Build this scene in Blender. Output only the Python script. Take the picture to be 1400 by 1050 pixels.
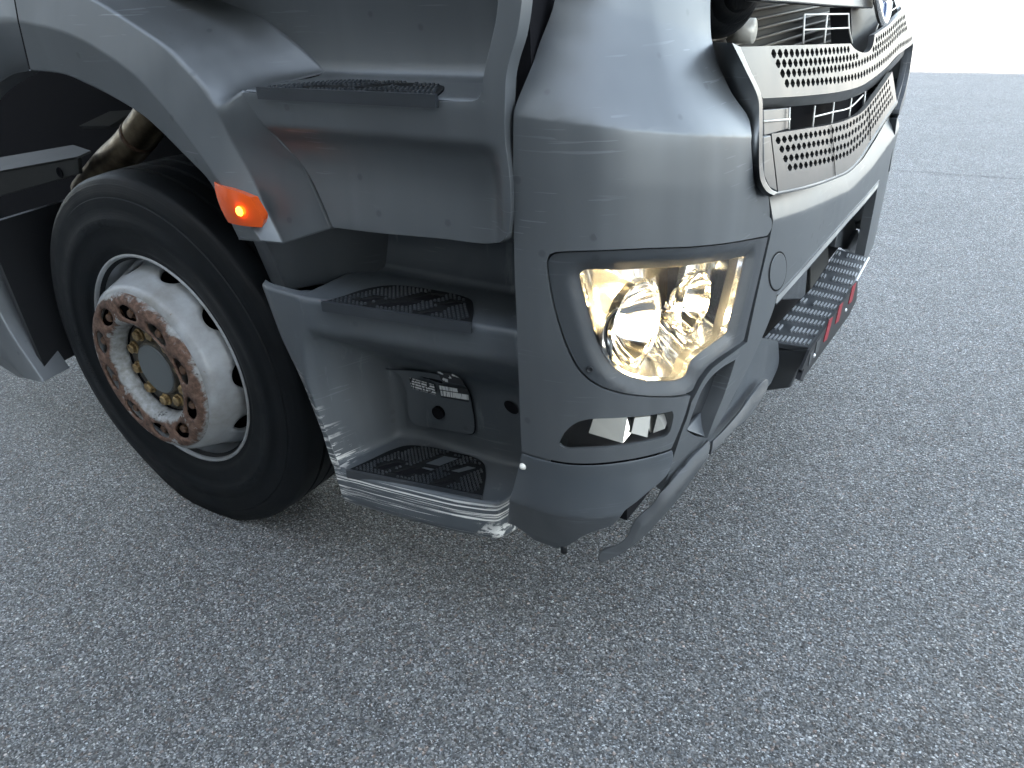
import bpy, bmesh, math, random
import numpy as np
from mathutils import Vector, Matrix
from mathutils.geometry import delaunay_2d_cdt

random.seed(7); rng = np.random.default_rng(7)
R = math.radians
scene = bpy.context.scene
for o in list(bpy.data.objects):
    bpy.data.objects.remove(o)

# ------------------------------------------------------------------ camera
# truck frame: +X is the driving direction, +Y runs from the near flank across the truck, +Z up
CAM = np.array([0.372219, -0.986926, 1.347163])
YAW, PIT, ROL, FPX = 2.159792, -0.478232, -0.047941, 1067.792
_f = np.array([math.cos(PIT)*math.cos(YAW), math.cos(PIT)*math.sin(YAW), math.sin(PIT)])
_r = np.cross(_f, [0, 0, 1]); _r /= np.linalg.norm(_r); _u = np.cross(_r, _f)
_c, _s = math.cos(ROL), math.sin(ROL)
CR, CU = _c*_r + _s*_u, -_s*_r + _c*_u
cd = bpy.data.cameras.new('camera'); cam = bpy.data.objects.new('camera', cd)
scene.collection.objects.link(cam); scene.camera = cam
cam.matrix_world = Matrix(((CR[0], CU[0], -_f[0], CAM[0]), (CR[1], CU[1], -_f[1], CAM[1]),
                           (CR[2], CU[2], -_f[2], CAM[2]), (0, 0, 0, 1)))
cd.sensor_width = 36; cd.lens = 36*FPX/1400; cd.clip_start = 0.02; cd.clip_end = 3000

# ------------------------------------------------------------------ daylight
SUN_EL, SUN_AZ = R(29), math.atan2(-0.80, 0.30)       # sun stands behind the building on the near side
world = bpy.data.worlds.new('World'); scene.world = world; world.use_nodes = True
wn = world.node_tree.nodes; wl = world.node_tree.links
sky = wn.new('ShaderNodeTexSky'); sky.sky_type = 'NISHITA'; sky.sun_disc = False
sky.sun_elevation = SUN_EL; sky.sun_rotation = math.pi/2 - SUN_AZ
sky.air_density = 1.0; sky.dust_density = 1.0; sky.ozone_density = 1.0
hs_ = wn.new('ShaderNodeHueSaturation'); hs_.inputs['Hue'].default_value = .488; hs_.inputs['Saturation'].default_value = .50      # hazy daylight
wl.new(sky.outputs[0], hs_.inputs['Color']); wl.new(hs_.outputs[0], wn['Background'].inputs[0]); wn['Background'].inputs[1].default_value = 0.15
sd = bpy.data.lights.new('sun', 'SUN'); sd.energy = 4.0; sd.angle = R(0.53); sd.color = (1, .88, .72)
so = bpy.data.objects.new('sun', sd); scene.collection.objects.link(so)
sv = Vector((math.cos(SUN_EL)*math.cos(SUN_AZ), math.cos(SUN_EL)*math.sin(SUN_AZ), math.sin(SUN_EL)))
so.rotation_euler = sv.to_track_quat('Z', 'Y').to_euler(); so.location = sv*30
scene.render.engine = 'CYCLES'
scene.cycles.max_bounces = 7; scene.cycles.diffuse_bounces = 3; scene.cycles.glossy_bounces = 5; scene.cycles.adaptive_threshold = .02
scene.cycles.caustics_refractive = False; scene.cycles.caustics_reflective = False
vs = scene.view_settings
vs.view_transform = 'Standard'; vs.look = 'None'; vs.gamma = 1; vs.use_curve_mapping = False
vs.exposure = 2.8

# ------------------------------------------------------------------ measuring helpers (points on real surfaces)
def ray(px):
    px = np.atleast_2d(np.array([q[:2] for q in px], float))
    return (px[:, :1]-700)/FPX*CR - (px[:, 1:2]-525)/FPX*CU + _f
def onplane(px, ax, val):
    d = ray(px); v = np.broadcast_to(np.asarray(val, float), (len(d),))
    return CAM + ((v-CAM[ax])/d[:, ax])[:, None]*d
def onX(px, v): return onplane(px, 0, v)
def onY(px, v): return onplane(px, 1, v)
def onZ(px, v): return onplane(px, 2, v)
def crspline(P, n, closed=False):
    P = np.asarray(P, float)
    if len(P) == 2 and not closed:
        t = np.linspace(0, 1, n)[:, None]; return P[0]*(1-t)+P[1]*t
    if closed: Q = np.vstack([P[-1], P, P[0], P[1]]); m = len(P)
    else: Q = np.vstack([2*P[0]-P[1], P, 2*P[-1]-P[-2]]); m = len(P)-1
    k = np.maximum(np.linalg.norm(np.diff(Q, axis=0), axis=1), 1e-9)**.5
    T = np.concatenate([[0], np.cumsum(k)])
    seg = np.linalg.norm(np.diff(Q[1:m+2], axis=0), axis=1); L = np.concatenate([[0], np.cumsum(seg)])
    out = []
    for u in np.linspace(0, L[-1], n, endpoint=not closed):
        i = min(max(int(np.searchsorted(L, u, side='right'))-1, 0), m-1)
        t = T[i+1] + (T[i+2]-T[i+1])*(u-L[i])/max(seg[i], 1e-9)
        t0, t1, t2, t3 = T[i:i+4]; p0, p1, p2, p3 = Q[i:i+4]
        a1 = p0*(t1-t)/(t1-t0)+p1*(t-t0)/(t1-t0); a2 = p1*(t2-t)/(t2-t1)+p2*(t-t1)/(t2-t1)
        a3 = p2*(t3-t)/(t3-t2)+p3*(t-t2)/(t3-t2)
        b1 = a1*(t2-t)/(t2-t0)+a2*(t-t0)/(t2-t0); b2 = a2*(t3-t)/(t3-t1)+a3*(t-t1)/(t3-t1)
        out.append(b1*(t2-t)/(t2-t1)+b2*(t-t1)/(t2-t1))
    return np.array(out)
def outline(pts, flags, step):
    """closed outline through pts; flags mark hard corners, the rest is smoothed"""
    P = np.asarray(pts, float); n = len(P); c = [i for i in range(n) if flags[i]]
    def cnt(Q): return max(2, int(np.linalg.norm(np.diff(Q, axis=0), axis=1).sum()/step)+1)
    if not c:
        return crspline(P, cnt(np.vstack([P, P[:1]])), True)
    out = []
    for a, b in zip(c, c[1:]+[c[0]+n]):
        Q = P[[i % n for i in range(a, b+1)]]
        out.append(crspline(Q, cnt(Q))[:-1])
    return np.vstack(out)
def flags(px): return [len(q) > 2 for q in px]
def inside(poly, pts):
    x, y = pts[:, 0], pts[:, 1]; r = np.zeros(len(pts), bool); n = len(poly); j = n-1
    for i in range(n):
        xi, yi = poly[i]; xj, yj = poly[j]
        m = ((yi > y) != (yj > y))
        with np.errstate(divide='ignore', invalid='ignore'):
            r ^= m & (x < (xj-xi)*(y-yi)/(yj-yi+1e-30)+xi)
        j = i
    return r
def sstep(a, b, x):
    t = np.clip((np.asarray(x, float)-a)/(b-a), 0, 1); return t*t*(3-2*t)

# ------------------------------------------------------------------ objects
C = scene.collection
def link(o, parent=None):
    C.objects.link(o)
    if parent is not None: o.parent = parent
    return o
def mesh(name, v, f, mat, parent=None, smooth=True, bevel=0, seg=2, sharp=None, wn=False):
    me = bpy.data.meshes.new(name)
    me.from_pydata([tuple(map(float, p)) for p in v], [], [tuple(int(i) for i in q) for q in f]); me.update()
    if isinstance(mat, (list, tuple)):
        for m in mat: me.materials.append(m)
    else: me.materials.append(mat)
    if smooth:
        me.polygons.foreach_set('use_smooth', [True]*len(me.polygons))
        if sharp: me.set_sharp_from_angle(angle=R(sharp))
    o = link(bpy.data.objects.new(name, me), parent)
    if bevel:
        b = o.modifiers.new('b', 'BEVEL'); b.width = bevel; b.segments = seg; b.limit_method = 'ANGLE'
        b.angle_limit = R(38); b.harden_normals = False
        w = o.modifiers.new('w', 'WEIGHTED_NORMAL'); w.keep_sharp = False
    return o
def empty(name, loc=(0, 0, 0), parent=None):
    o = link(bpy.data.objects.new(name, None), parent); o.location = loc; o.empty_display_size = .1; return o
def tag(o, label=None, cat=None, kind=None, group=None):
    for k, v in (('label', label), ('category', cat), ('kind', kind), ('group', group)):
        if v: o[k] = v
    return o
def grid_faces(nr, nc, closed=False):
    f = []
    for i in range(nr-1):
        for j in range(nc if closed else nc-1):
            a, b = i*nc+j, i*nc+(j+1) % nc
            f.append((a, b, b+nc, a+nc))
    return f
def loft(name, rows, mat, parent, thick=0, closed=False, flip=False, sharp=None, bevel=0):
    rows = np.asarray(rows); nr, nc = rows.shape[:2]
    f = grid_faces(nr, nc, closed)
    if flip: f = [q[::-1] for q in f]
    o = mesh(name, rows.reshape(-1, 3), f, mat, parent, sharp=sharp)
    if thick:
        m = o.modifiers.new('t', 'SOLIDIFY'); m.thickness = thick; m.offset = -1
    if bevel:
        b = o.modifiers.new('b', 'BEVEL'); b.width = bevel; b.segments = 2; b.limit_method = 'ANGLE'; b.angle_limit = R(50)
    return o
def poly_d0(poly, P):
    d = np.full(len(P), 1e9)
    for p, q in zip(poly, np.roll(poly, -1, 0)):
        e = q-p; t = np.clip(((P-p) @ e)/max(e @ e, 1e-12), 0, 1); d = np.minimum(d, np.linalg.norm(P-p-t[:, None]*e, axis=1))
    return d
def cdt(outer, holes, res, lines=()):
    pts, edges = [], []
    for L in [outer]+list(holes):
        b = len(pts); pts += [tuple(p) for p in L]; n = len(L)
        edges += [(b+i, b+(i+1) % n) for i in range(n)]
    for L in lines:
        L = np.asarray(L); m = inside(outer, L)
        if len(L): m &= poly_d0(outer, L) > res*.35
        for h in holes: m &= ~inside(h, L) & (poly_d0(h, L) > res*.35)
        prev = None
        for k in range(len(L)):
            if m[k]:
                pts.append(tuple(L[k]))
                if prev is not None: edges.append((prev, len(pts)-1))
                prev = len(pts)-1
            else: prev = None
    B = np.array(pts)
    lo, hi = outer.min(0), outer.max(0)
    gx = np.arange(lo[0]+res*.5, hi[0], res); gy = np.arange(lo[1]+res*.5, hi[1], res)
    if len(gx) and len(gy):
        G = np.array([(x+(.5*res if k % 2 else 0), y) for k, y in enumerate(gy) for x in gx])
        m = inside(outer, G)
        for h in holes: m &= ~inside(h, G)
        G = G[m]
        if len(G):
            d = np.full(len(G), 1e9)
            for k in range(0, len(B), 200):
                d = np.minimum(d, np.linalg.norm(G[:, None]-B[None, k:k+200], axis=2).min(1))
            G = G[d > res*.55]
        pts += [tuple(p) for p in G]
    v, e, f, *_ = delaunay_2d_cdt([Vector(p) for p in pts], edges, [], 0, 1e-7)
    V = np.array([(p.x, p.y) for p in v]); F = np.array([tuple(q) for q in f])
    c = V[F].mean(1); m = inside(outer, c)
    for h in holes: m &= ~inside(h, c)
    F = F[m]
    a = V[F]; ar = (a[:, 1, 0]-a[:, 0, 0])*(a[:, 2, 1]-a[:, 0, 1])-(a[:, 1, 1]-a[:, 0, 1])*(a[:, 2, 0]-a[:, 0, 0])
    F[ar < 0] = F[ar < 0][:, ::-1]
    return V, F[np.abs(ar) > 1e-12]
def patch_geo(outer, holes, fn, res, thick, lines=()):
    V, F = cdt(outer, holes, res, lines)
    P = fn(V[:, 0], V[:, 1]); e = 1e-4
    n = np.cross(fn(V[:, 0]+e, V[:, 1])-P, fn(V[:, 0], V[:, 1]+e)-P)
    n /= np.linalg.norm(n, axis=1)[:, None]+1e-20
    faces = [tuple(q) for q in F]; verts = [tuple(p) for p in P]
    if thick:
        cnt = {}
        for q in F:
            for i in range(3):
                a, b = int(q[i]), int(q[(i+1) % 3])
                if (b, a) in cnt: del cnt[(b, a)]
                else: cnt[(a, b)] = 1
        ix = {}
        for a, b in cnt:
            for k in (a, b):
                if k not in ix:
                    ix[k] = len(verts); verts.append(tuple(P[k]-n[k]*thick))
        for a, b in cnt: faces.append((b, a, ix[a], ix[b]))
    return verts, faces
def patch(name, outer, holes, fn, mat, parent, res=.012, thick=.006, bevel=.002, seg=2, lines=()):
    v, f = patch_geo(np.asarray(outer), [np.asarray(h) for h in holes], fn, res, thick, lines)
    return mesh(name, v, f, mat, parent, bevel=bevel, seg=seg)
class MB:
    def __init__(s): s.v, s.f = [], []
    def add(s, v, f):
        b = len(s.v); s.v += [tuple(p) for p in v]; s.f += [tuple(i+b for i in q) for q in f]; return s
    def box(s, c, d, M=None):
        x, y, z = d[0]/2, d[1]/2, d[2]/2
        v = [Vector((i*x, j*y, k*z)) for i in (-1, 1) for j in (-1, 1) for k in (-1, 1)]
        if M is not None: v = [M @ p for p in v]
        return s.add([p+Vector(c) for p in v], [(0, 1, 3, 2), (4, 6, 7, 5), (0, 4, 5, 1), (2, 3, 7, 6), (0, 2, 6, 4), (1, 5, 7, 3)])
    def quadprism(s, q, d):
        q = [Vector(p) for p in q]; d = Vector(d)
        n = len(q); f = [tuple(range(n)), tuple(range(2*n-1, n-1, -1))]
        f += [(i, i+n, (i+1) % n+n, (i+1) % n) for i in range(n)]
        return s.add(q+[p+d for p in q], f)
    def tube(s, path, r, n=12, cap=True):
        path = [Vector(p) for p in path]; rs = r if hasattr(r, '__len__') else [r]*len(path)
        b = len(s.v); up = None
        for i, p in enumerate(path):
            t = (path[min(i+1, len(path)-1)]-path[max(i-1, 0)]).normalized()
            if up is None: up = t.orthogonal().normalized()
            up = (up-t*up.dot(t)).normalized(); w = t.cross(up)
            for k in range(n):
                a = 2*math.pi*k/n; s.v.append(tuple(p+(up*math.cos(a)+w*math.sin(a))*rs[i]))
        for i in range(len(path)-1):
            for k in range(n):
                a, c = b+i*n+k, b+i*n+(k+1) % n; s.f.append((a, c, c+n, a+n))
        if cap:
            s.f.append(tuple(b+k for k in range(n))[::-1]); e = b+(len(path)-1)*n; s.f.append(tuple(e+k for k in range(n)))
        return s
    def lathe(s, prof, n=48, M=None):
        b = len(s.v)
        for r, z in prof:
            for k in range(n):
                a = 2*math.pi*k/n; p = Vector((r*math.cos(a), r*math.sin(a), z)); s.v.append(tuple(M @ p if M is not None else p))
        for i in range(len(prof)-1):
            for k in range(n):
                a, c = b+i*n+k, b+i*n+(k+1) % n; s.f.append((a, c, c+n, a+n))
        return s
    def build(s, name, mat, parent=None, **k): return mesh(name, s.v, s.f, mat, parent, **k)

# ------------------------------------------------------------------ materials
def mat(name, col, rough=.5, metal=0, spec=.5, coat=0):
    m = bpy.data.materials.new(name); m.use_nodes = True
    b = m.node_tree.nodes['Principled BSDF']
    b.inputs['Base Color'].default_value = (*col, 1); b.inputs['Roughness'].default_value = rough
    b.inputs['Metallic'].default_value = metal; b.inputs['Specular IOR Level'].default_value = spec
    b.inputs['Coat Weight'].default_value = coat
    return m
class NT:
    def __init__(s, m): s.n = m.node_tree.nodes; s.l = m.node_tree.links; s.b = s.n['Principled BSDF']; s.tc = s.n.new('ShaderNodeTexCoord')
    def obj(s): return s.tc.outputs['Object']
    def mapping(s, src, scale=(1, 1, 1), loc=(0, 0, 0)):
        k = s.n.new('ShaderNodeMapping'); s.l.new(src, k.inputs[0]); k.inputs['Scale'].default_value = scale; k.inputs['Location'].default_value = loc; return k.outputs[0]
    def noise(s, src, scale, detail=4, rough=.55, dist=0):
        k = s.n.new('ShaderNodeTexNoise'); s.l.new(src, k.inputs['Vector']); k.inputs['Scale'].default_value = scale
        k.inputs['Detail'].default_value = detail; k.inputs['Roughness'].default_value = rough; k.inputs['Distortion'].default_value = dist; return k.outputs['Fac']
    def voro(s, src, scale, feat='F1', out='Distance', rnd=1):
        k = s.n.new('ShaderNodeTexVoronoi'); s.l.new(src, k.inputs['Vector']); k.feature = feat; k.inputs['Scale'].default_value = scale
        k.inputs['Randomness'].default_value = rnd; return k.outputs[out]
    def ramp(s, src, stops, interp='LINEAR'):
        k = s.n.new('ShaderNodeValToRGB'); s.l.new(src, k.inputs[0]); e = k.color_ramp.elements; k.color_ramp.interpolation = interp
        while len(e) < len(stops): e.new(.5)
        for q, (p, c) in zip(e, stops): q.position = p; q.color = (*c, 1) if hasattr(c, '__len__') else (c, c, c, 1)
        return k.outputs[0]
    def mix(s, fac, a, b, mode='MIX'):
        k = s.n.new('ShaderNodeMix'); k.data_type = 'RGBA'; k.blend_type = mode
        for i, v in ((0, fac), (6, a), (7, b)):
            if hasattr(v, 'is_linked'): s.l.new(v, k.inputs[i])
            elif i == 0: k.inputs[0].default_value = v
            else: k.inputs[i].default_value = (*v, 1) if hasattr(v, '__len__') else (v, v, v, 1)
        return k.outputs[2]
    def math(s, op, a, b=0, c=None):
        k = s.n.new('ShaderNodeMath'); k.operation = op
        for i, v in enumerate((a, b) if c is None else (a, b, c)):
            if hasattr(v, 'is_linked'): s.l.new(v, k.inputs[i])
            else: k.inputs[i].default_value = v
        return k.outputs[0]
    def mr(s, v, a, b, c=0, d=1):
        k = s.n.new('ShaderNodeMapRange'); s.l.new(v, k.inputs[0])
        for i, x in enumerate((a, b, c, d)): k.inputs[i+1].default_value = x
        return k.outputs[0]
    def sep(s, v):
        k = s.n.new('ShaderNodeSeparateXYZ'); s.l.new(v, k.inputs[0]); return k.outputs
    def set(s, name, v): s.l.new(v, s.b.inputs[name])
    def bump(s, h, dist=.002, strength=.5):
        k = s.n.new('ShaderNodeBump'); s.l.new(h, k.inputs['Height']); k.inputs['Distance'].default_value = dist; k.inputs['Strength'].default_value = strength
        s.l.new(k.outputs[0], s.b.inputs['Normal']); return k
def grime(m, col, amt=.25, rough=(.3, .5), grain=0):
    """faint road dirt, run marks and uneven gloss on a body panel"""
    t = NT(m); o = t.obj()
    n1 = t.noise(o, 5, 2, .5); n2 = t.noise(t.mapping(o, (24, 24, 2.0)), 1, 1, .5); 
    d = t.math('MULTIPLY', t.mr(n1, .30, .80), t.mr(n2, .25, .8))
    c = t.mix(t.math('MULTIPLY', d, amt), col, tuple(min(1, x*1.7+.02) for x in col))
    sm = t.mr(t.noise(o, 3.2, 1, .5, .3), .45, .8)
    c = t.mix(t.math('MULTIPLY', sm, .22), c, tuple(x*.6 for x in col))
    vs_ = t.sep(t.voro(o, 26, 'F1', 'Color')); vd = t.voro(o, 26, 'F1', 'Distance')          # dried drops
    drop = t.math('MULTIPLY', t.mr(vd, .20, .12), t.math('GREATER_THAN', vs_[0], .86))
    c = t.mix(t.math('MULTIPLY', drop, .35), c, tuple(x*.45 for x in col))
    mp = t.mapping(o, (9, 9, 190)); mp.node.inputs['Rotation'].default_value = (0, R(52), 0)   # fine scratches
    scr = t.math('MULTIPLY', t.mr(t.noise(mp, 1, 2, .5, .2), .655, .668), t.mr(t.noise(o, 4.5, 1, .5), .50, .62))
    c = t.mix(t.math('MULTIPLY', scr, .30), c, tuple(min(1, x*2.2+.05) for x in col))
    film = t.mr(t.sep(o)[2], .95, .25)                                                         # road film, heavier low down
    c = t.mix(t.math('MULTIPLY', t.math('MULTIPLY', film, t.mr(n1, .3, .7)), .28), c, (.17, .165, .155))
    t.set('Base Color', c)
    t.set('Roughness', t.mr(t.math('ADD', t.math('MULTIPLY', n1, .6), t.math('MULTIPLY', n2, .4)), .3, .7, rough[0], rough[1]))
    if grain: t.bump(t.noise(o, 900, 2, .5), .0006, grain)
    return t
PAINT = (.140, .152, .161); DARK = (.042, .048, .054)
M = {}
M['paint'] = mat('grey satin paint', PAINT, .30, .55, .5); grime(M['paint'], PAINT, .35, (.36, .43))
M['house'] = mat('grey moulded plastic', (.072, .083, .093), .42); 
M['dark'] = mat('dark grey plastic', DARK, .42, 0, .45); grime(M['dark'], DARK, .3, (.36, .52), .25)
M['skirt'] = mat('grey skirt plastic', (.068, .078, .088), .42); grime(M['skirt'], (.068, .078, .088), .35, (.34, .5), .2)
M['grille'] = mat('silver grey grille paint', (.088, .090, .092), .35, .5); grime(M['grille'], (.088, .090, .092), .3, (.31, .42))
M['black'] = mat('black plastic', (.012, .013, .015), .5)
M['void'] = mat('black underbody and gap shade', (.010, .010, .012), .85, 0, .1)  # also paints the shade in gaps and openings as flat black
M['tread'] = mat('black step tread', (.026, .031, .037), .42); grime(M['tread'], (.026, .031, .037), .5, (.34, .52))
M['treadbase'] = mat('tread base with pocket shade', (.006, .007, .008), .75, 0, .25)  # blacker than the studs, paints in the shade of the deep pockets
M['chrome'] = mat('chrome reflector', (.92, .90, .86), .06, 1)
M['satin'] = mat('satin reflector', (.86, .88, .90), .12, .92)
M['cream'] = mat('pale lamp facet', (.80, .78, .71), .35, .1)
M['steel'] = mat('bare steel', (.42, .38, .32), .35, 1)
M['rubber'] = mat('tyre rubber', (.018, .020, .023), .55, 0, .2)
M['orange'] = mat('orange lamp lens', (.85, .11, .012), .18, 0, .5)
M['red'] = mat('red print', (.26, .008, .018), .45)
M['white'] = mat('white print', (.75, .75, .73), .5)
M['beam'] = mat('painted chassis steel', (.034, .034, .031), .7)
M['alu'] = mat('worn aluminium ridge', (.62, .64, .66), .4, .6)

# housing plastic with white scrapes along its lower outer edge
t = grime(M['house'], (.072, .083, .093), .4, (.34, .52), .25)

# ------------------------------------------------------------------ ground
def sheet(name, x0, x1, y0, y1, z, m, parent=None):
    return mesh(name, [(x0, y0, z), (x1, y0, z), (x1, y1, z), (x0, y1, z)], [(0, 1, 2, 3)], m, parent, smooth=False)
asp = mat('asphalt', (.1, .1, .1), .75); t = NT(asp); o = t.obj()
wob = t.n.new('ShaderNodeVectorMath'); wob.operation = 'MULTIPLY_ADD'
nz = t.n.new('ShaderNodeTexNoise'); t.l.new(o, nz.inputs['Vector']); nz.inputs['Scale'].default_value = 160
t.l.new(nz.outputs['Color'], wob.inputs[0]); wob.inputs[1].default_value = (.003, .003, .003); t.l.new(o, wob.inputs[2])
P = wob.outputs[0]
v1 = t.voro(P, 150, 'F1', 'Color'); d1 = t.voro(P, 150, 'F1', 'Distance')
s1 = t.sep(v1)
v2 = t.voro(P, 330, 'F1', 'Color'); s2 = t.sep(v2)
stone = t.ramp(s1[0], [(0, .03), (.30, .07), (.55, .13), (.80, .19), (.94, .27), (.985, .44), (1, .56)])
fine = t.ramp(s2[0], [(0, .025), (.4, .075), (.75, .15), (.93, .28), (1, .5)])
isst = t.math('LESS_THAN', d1, .52)
edge = t.mr(d1, .35, .62)
colr = t.mix(t.math('MULTIPLY', t.math('GREATER_THAN', s1[1], .45), t.math('SUBTRACT', 1, edge)), fine, stone)
hue = t.ramp(s1[2], [(0, (1.18, .93, .80)), (.07, (1.02, 1, .96)), (.5, (.98, 1, 1.0)), (1, (.94, 1.0, 1.04))])
colr = t.mix(1, colr, hue, 'MULTIPLY')
big = t.noise(o, 1.3, 5, .6); med = t.noise(o, 9, 4, .6)
wear = t.math('ADD', t.mr(big, .3, .7, 1.08, 1.26), t.mr(med, .3, .7, -.12, .12))
colr = t.mix(1, colr, wear, 'MULTIPLY')
blot = t.math('MULTIPLY', t.mr(t.noise(o, 2.6, 3, .5, .6), .66, .74), .15)
colr = t.mix(blot, colr, (.045, .045, .047))
spot = t.math('MULTIPLY', t.mr(t.voro(P, 1.9, 'F1', 'Distance'), .034, .016), t.mr(t.noise(o, 40, 2, .5), .35, .6))
colr = t.mix(t.math('MULTIPLY', spot, .7), colr, (.022, .022, .024))
t.set('Base Color', colr)
hgt = t.math('ADD', t.math('MULTIPLY', t.math('SUBTRACT', 1, edge), t.math('ADD', .4, t.math('MULTIPLY', s1[1], .6))), t.math('MULTIPLY', s2[1], .35))
t.bump(hgt, .0035, .8)
t.set('Roughness', t.mr(s1[1], 0, 1, .55, .85))
ground = tag(sheet('ground', -900, 900, -900, 11.46, 0, asp), kind='structure', label='grey asphalt yard with coarse pale aggregate, in shade')
conc = mat('pale concrete', (.55, .53, .49), .8); t = NT(conc)
t.set('Base Color', t.ramp(t.noise(t.obj(), 3, 6, .6), [(.3, (.50, .48, .44)), (.7, (.60, .58, .54))]))
apron = tag(sheet('pavement', -900, 900, 11.46, 900, .004, conc), kind='structure', label='sunlit pale concrete apron beyond the asphalt')
seam_m = mat('tar joint', (.05, .05, .052), .6)
vv, ff = [], []
xs = np.linspace(-14, 14, 141)
for x in xs:
    y = 5.31+.012*math.sin(x*1.7)+.006*math.sin(x*5.1+1)
    vv += [(x, y-.005, .004), (x, y+.005, .004)]
for i in range(len(xs)-1): ff.append((2*i, 2*i+2, 2*i+3, 2*i+1))
mesh('joint', vv, ff, seam_m, ground, smooth=False)

# the building behind the photographer that throws the shade
bm_ = mat('render wall', (.30, .29, .27), .8); t = NT(bm_)
t.set('Base Color', t.ramp(t.noise(t.obj(), .6, 6, .6), [(.3, (.34, .33, .315)), (.7, (.41, .40, .385))]))
BY = -4.6; BH = math.tan(SUN_EL)*(11.40-BY)/(-math.sin(SUN_AZ)); BX1 = 9.0
bld = tag(empty('warehouse', (-20, BY-6, 0)), 'long pale rendered warehouse standing behind the photographer', 'building')
bx = -20; by = BY-6
MB().box(((BX1-45)/2-bx, 0, BH/2), (BX1+45, 12, BH)).build('wall', bm_, bld, smooth=False)
for i in range(9):
    b = MB(); b.box((-40+i*5.4+20, 6.05, 2.2), (3.6, .1, 4.4)); b.build('roller_door', M['dark'], bld, smooth=False)

# ================================================================== TRUCK
YC = 1.20                                     # centreline of the truck
truck = tag(empty('truck', (-1.44, YC, 0)), 'grey heavy truck with lit headlight, rusty front wheel and broken bumper corner', 'truck')
def tr(o):                                    # parent to the truck keeping world placement
    o.parent = truck; o.location = Vector(o.location)-Vector(truck.location); return o
class _T: pass
TR = truck; _off = Vector((-1.44, YC, 0))
_mesh0 = mesh
def mesh(name, v, f, mat, parent=None, **k):
    o = _mesh0(name, v, f, mat, parent, **k)
    if parent is truck: o.location = -_off
    return o

# ---------------------------------------------------------------- front wheel
AX, WY, WZ = -1.44, 0.088, 0.476
wn_ = Vector((math.sin(.0063)*math.cos(-.0173), -math.cos(.0063)*math.cos(-.0173), math.sin(-.0173))).normalized()
wx = Vector((1, 0, 0)); wx = (wx-wn_*wx.dot(wn_)).normalized(); wy = wn_.cross(wx)
MW = Matrix(((wx[0], wy[0], wn_[0], AX), (wx[1], wy[1], wn_[1], WY), (wx[2], wy[2], wn_[2], WZ), (0, 0, 0, 1)))
rimp = mat('rusty white wheel paint', (.6, .6, .58), .4); t = NT(rimp); o = t.obj()
se = t.sep(o)
rr = t.math('SQRT', t.math('ADD', t.math('MULTIPLY', se[0], se[0]), t.math('MULTIPLY', se[1], se[1])))
n1 = t.noise(o, 16, 8, .65); n2 = t.noise(o, 60, 5, .6); n3 = t.noise(o, 5, 3, .5)
msk = t.math('ADD', t.math('MULTIPLY', n1, .7), t.math('MULTIPLY', n2, .3))
chip = t.mr(msk, .625, .65)
dirt = t.mr(t.math('ADD', t.math('MULTIPLY', n3, .6), t.math('MULTIPLY', n1, .4)), .42, .66)
base = t.mix(t.math('MULTIPLY', dirt, .7), (.40, .42, .44), (.15, .135, .105))
rust = t.ramp(n2, [(.3, (.045, .022, .013)), (.55, (.13, .055, .025)), (.75, (.22, .11, .055))])
t.set('Base Color', t.mix(chip, base, rust)); t.set('Roughness', t.mix(chip, .32, .85)); t.bump(t.math('SUBTRACT', n2, t.math('MULTIPLY', chip, .8)), .0008, .6)
M['rim'] = rimp
ringp = mat('rusted wheel nut ring', (.6, .6, .58), .5); t = NT(ringp); o = t.obj()
n1 = t.noise(o, 13, 8, .68, .4); n2 = t.noise(o, 70, 5, .6)
msk = t.math('ADD', t.math('MULTIPLY', n1, .78), t.math('MULTIPLY', n2, .22))
se = t.sep(o)
rr = t.math('SQRT', t.math('ADD', t.math('MULTIPLY', se[0], se[0]), t.math('MULTIPLY', se[1], se[1])))
aa = t.math('MULTIPLY', t.math('SUBTRACT', t.math('ARCTAN2', se[1], se[0]), R(16)), 10/(2*math.pi))
da = t.math('MULTIPLY', t.math('ABSOLUTE', t.math('SUBTRACT', t.math('FRACT', t.math('ADD', aa, 20.5)), .5)), 2*math.pi/10*.172)
dr_ = t.math('SUBTRACT', rr, .172)
dd_ = t.math('SQRT', t.math('ADD', t.math('MULTIPLY', da, da), t.math('MULTIPLY', dr_, dr_)))
chip = t.mr(t.math('ADD', dd_, t.math('MULTIPLY', t.math('SUBTRACT', msk, .5), .42)), .086, .078)
chip = t.math('MULTIPLY', chip, t.mr(t.math('ADD', rr, t.math('MULTIPLY', t.math('SUBTRACT', n1, .5), .05)), .141, .146))
chip = t.math('MULTIPLY', chip, t.mr(t.math('ADD', rr, t.math('MULTIPLY', t.math('SUBTRACT', n1, .5), .10)), .219, .211))
fl = t.mr(t.math('ADD', t.math('MULTIPLY', t.noise(o, 40, 6, .7), .6), t.math('MULTIPLY', n1, .4)), .41, .43)
rust = t.ramp(n2, [(.3, (.05, .030, .023)), (.5, (.125, .072, .050)), (.7, (.21, .13, .095))])
base = t.mix(t.math('SUBTRACT', 1, fl), t.ramp(n2, [(.3, (.17, .165, .15)), (.7, (.33, .34, .34))]), (.05, .05, .05))
t.set('Base Color', t.mix(chip, base, rust)); t.set('Roughness', t.mix(chip, .4, .85)); t.bump(t.math('SUBTRACT', t.math('MULTIPLY', n2, .5), chip), .0012, .7)
M['ring'] = ringp
rustm = mat('rusted steel', (.13, .07, .04), .75); t = NT(rustm); o = t.obj()
t.set('Base Color', t.ramp(t.noise(o, 45, 6, .65), [(.3, (.045, .028, .02)), (.5, (.14, .075, .042)), (.7, (.26, .17, .10))]))
t.bump(t.noise(o, 120, 4, .6), .001, .6); M['rust'] = rustm
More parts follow.
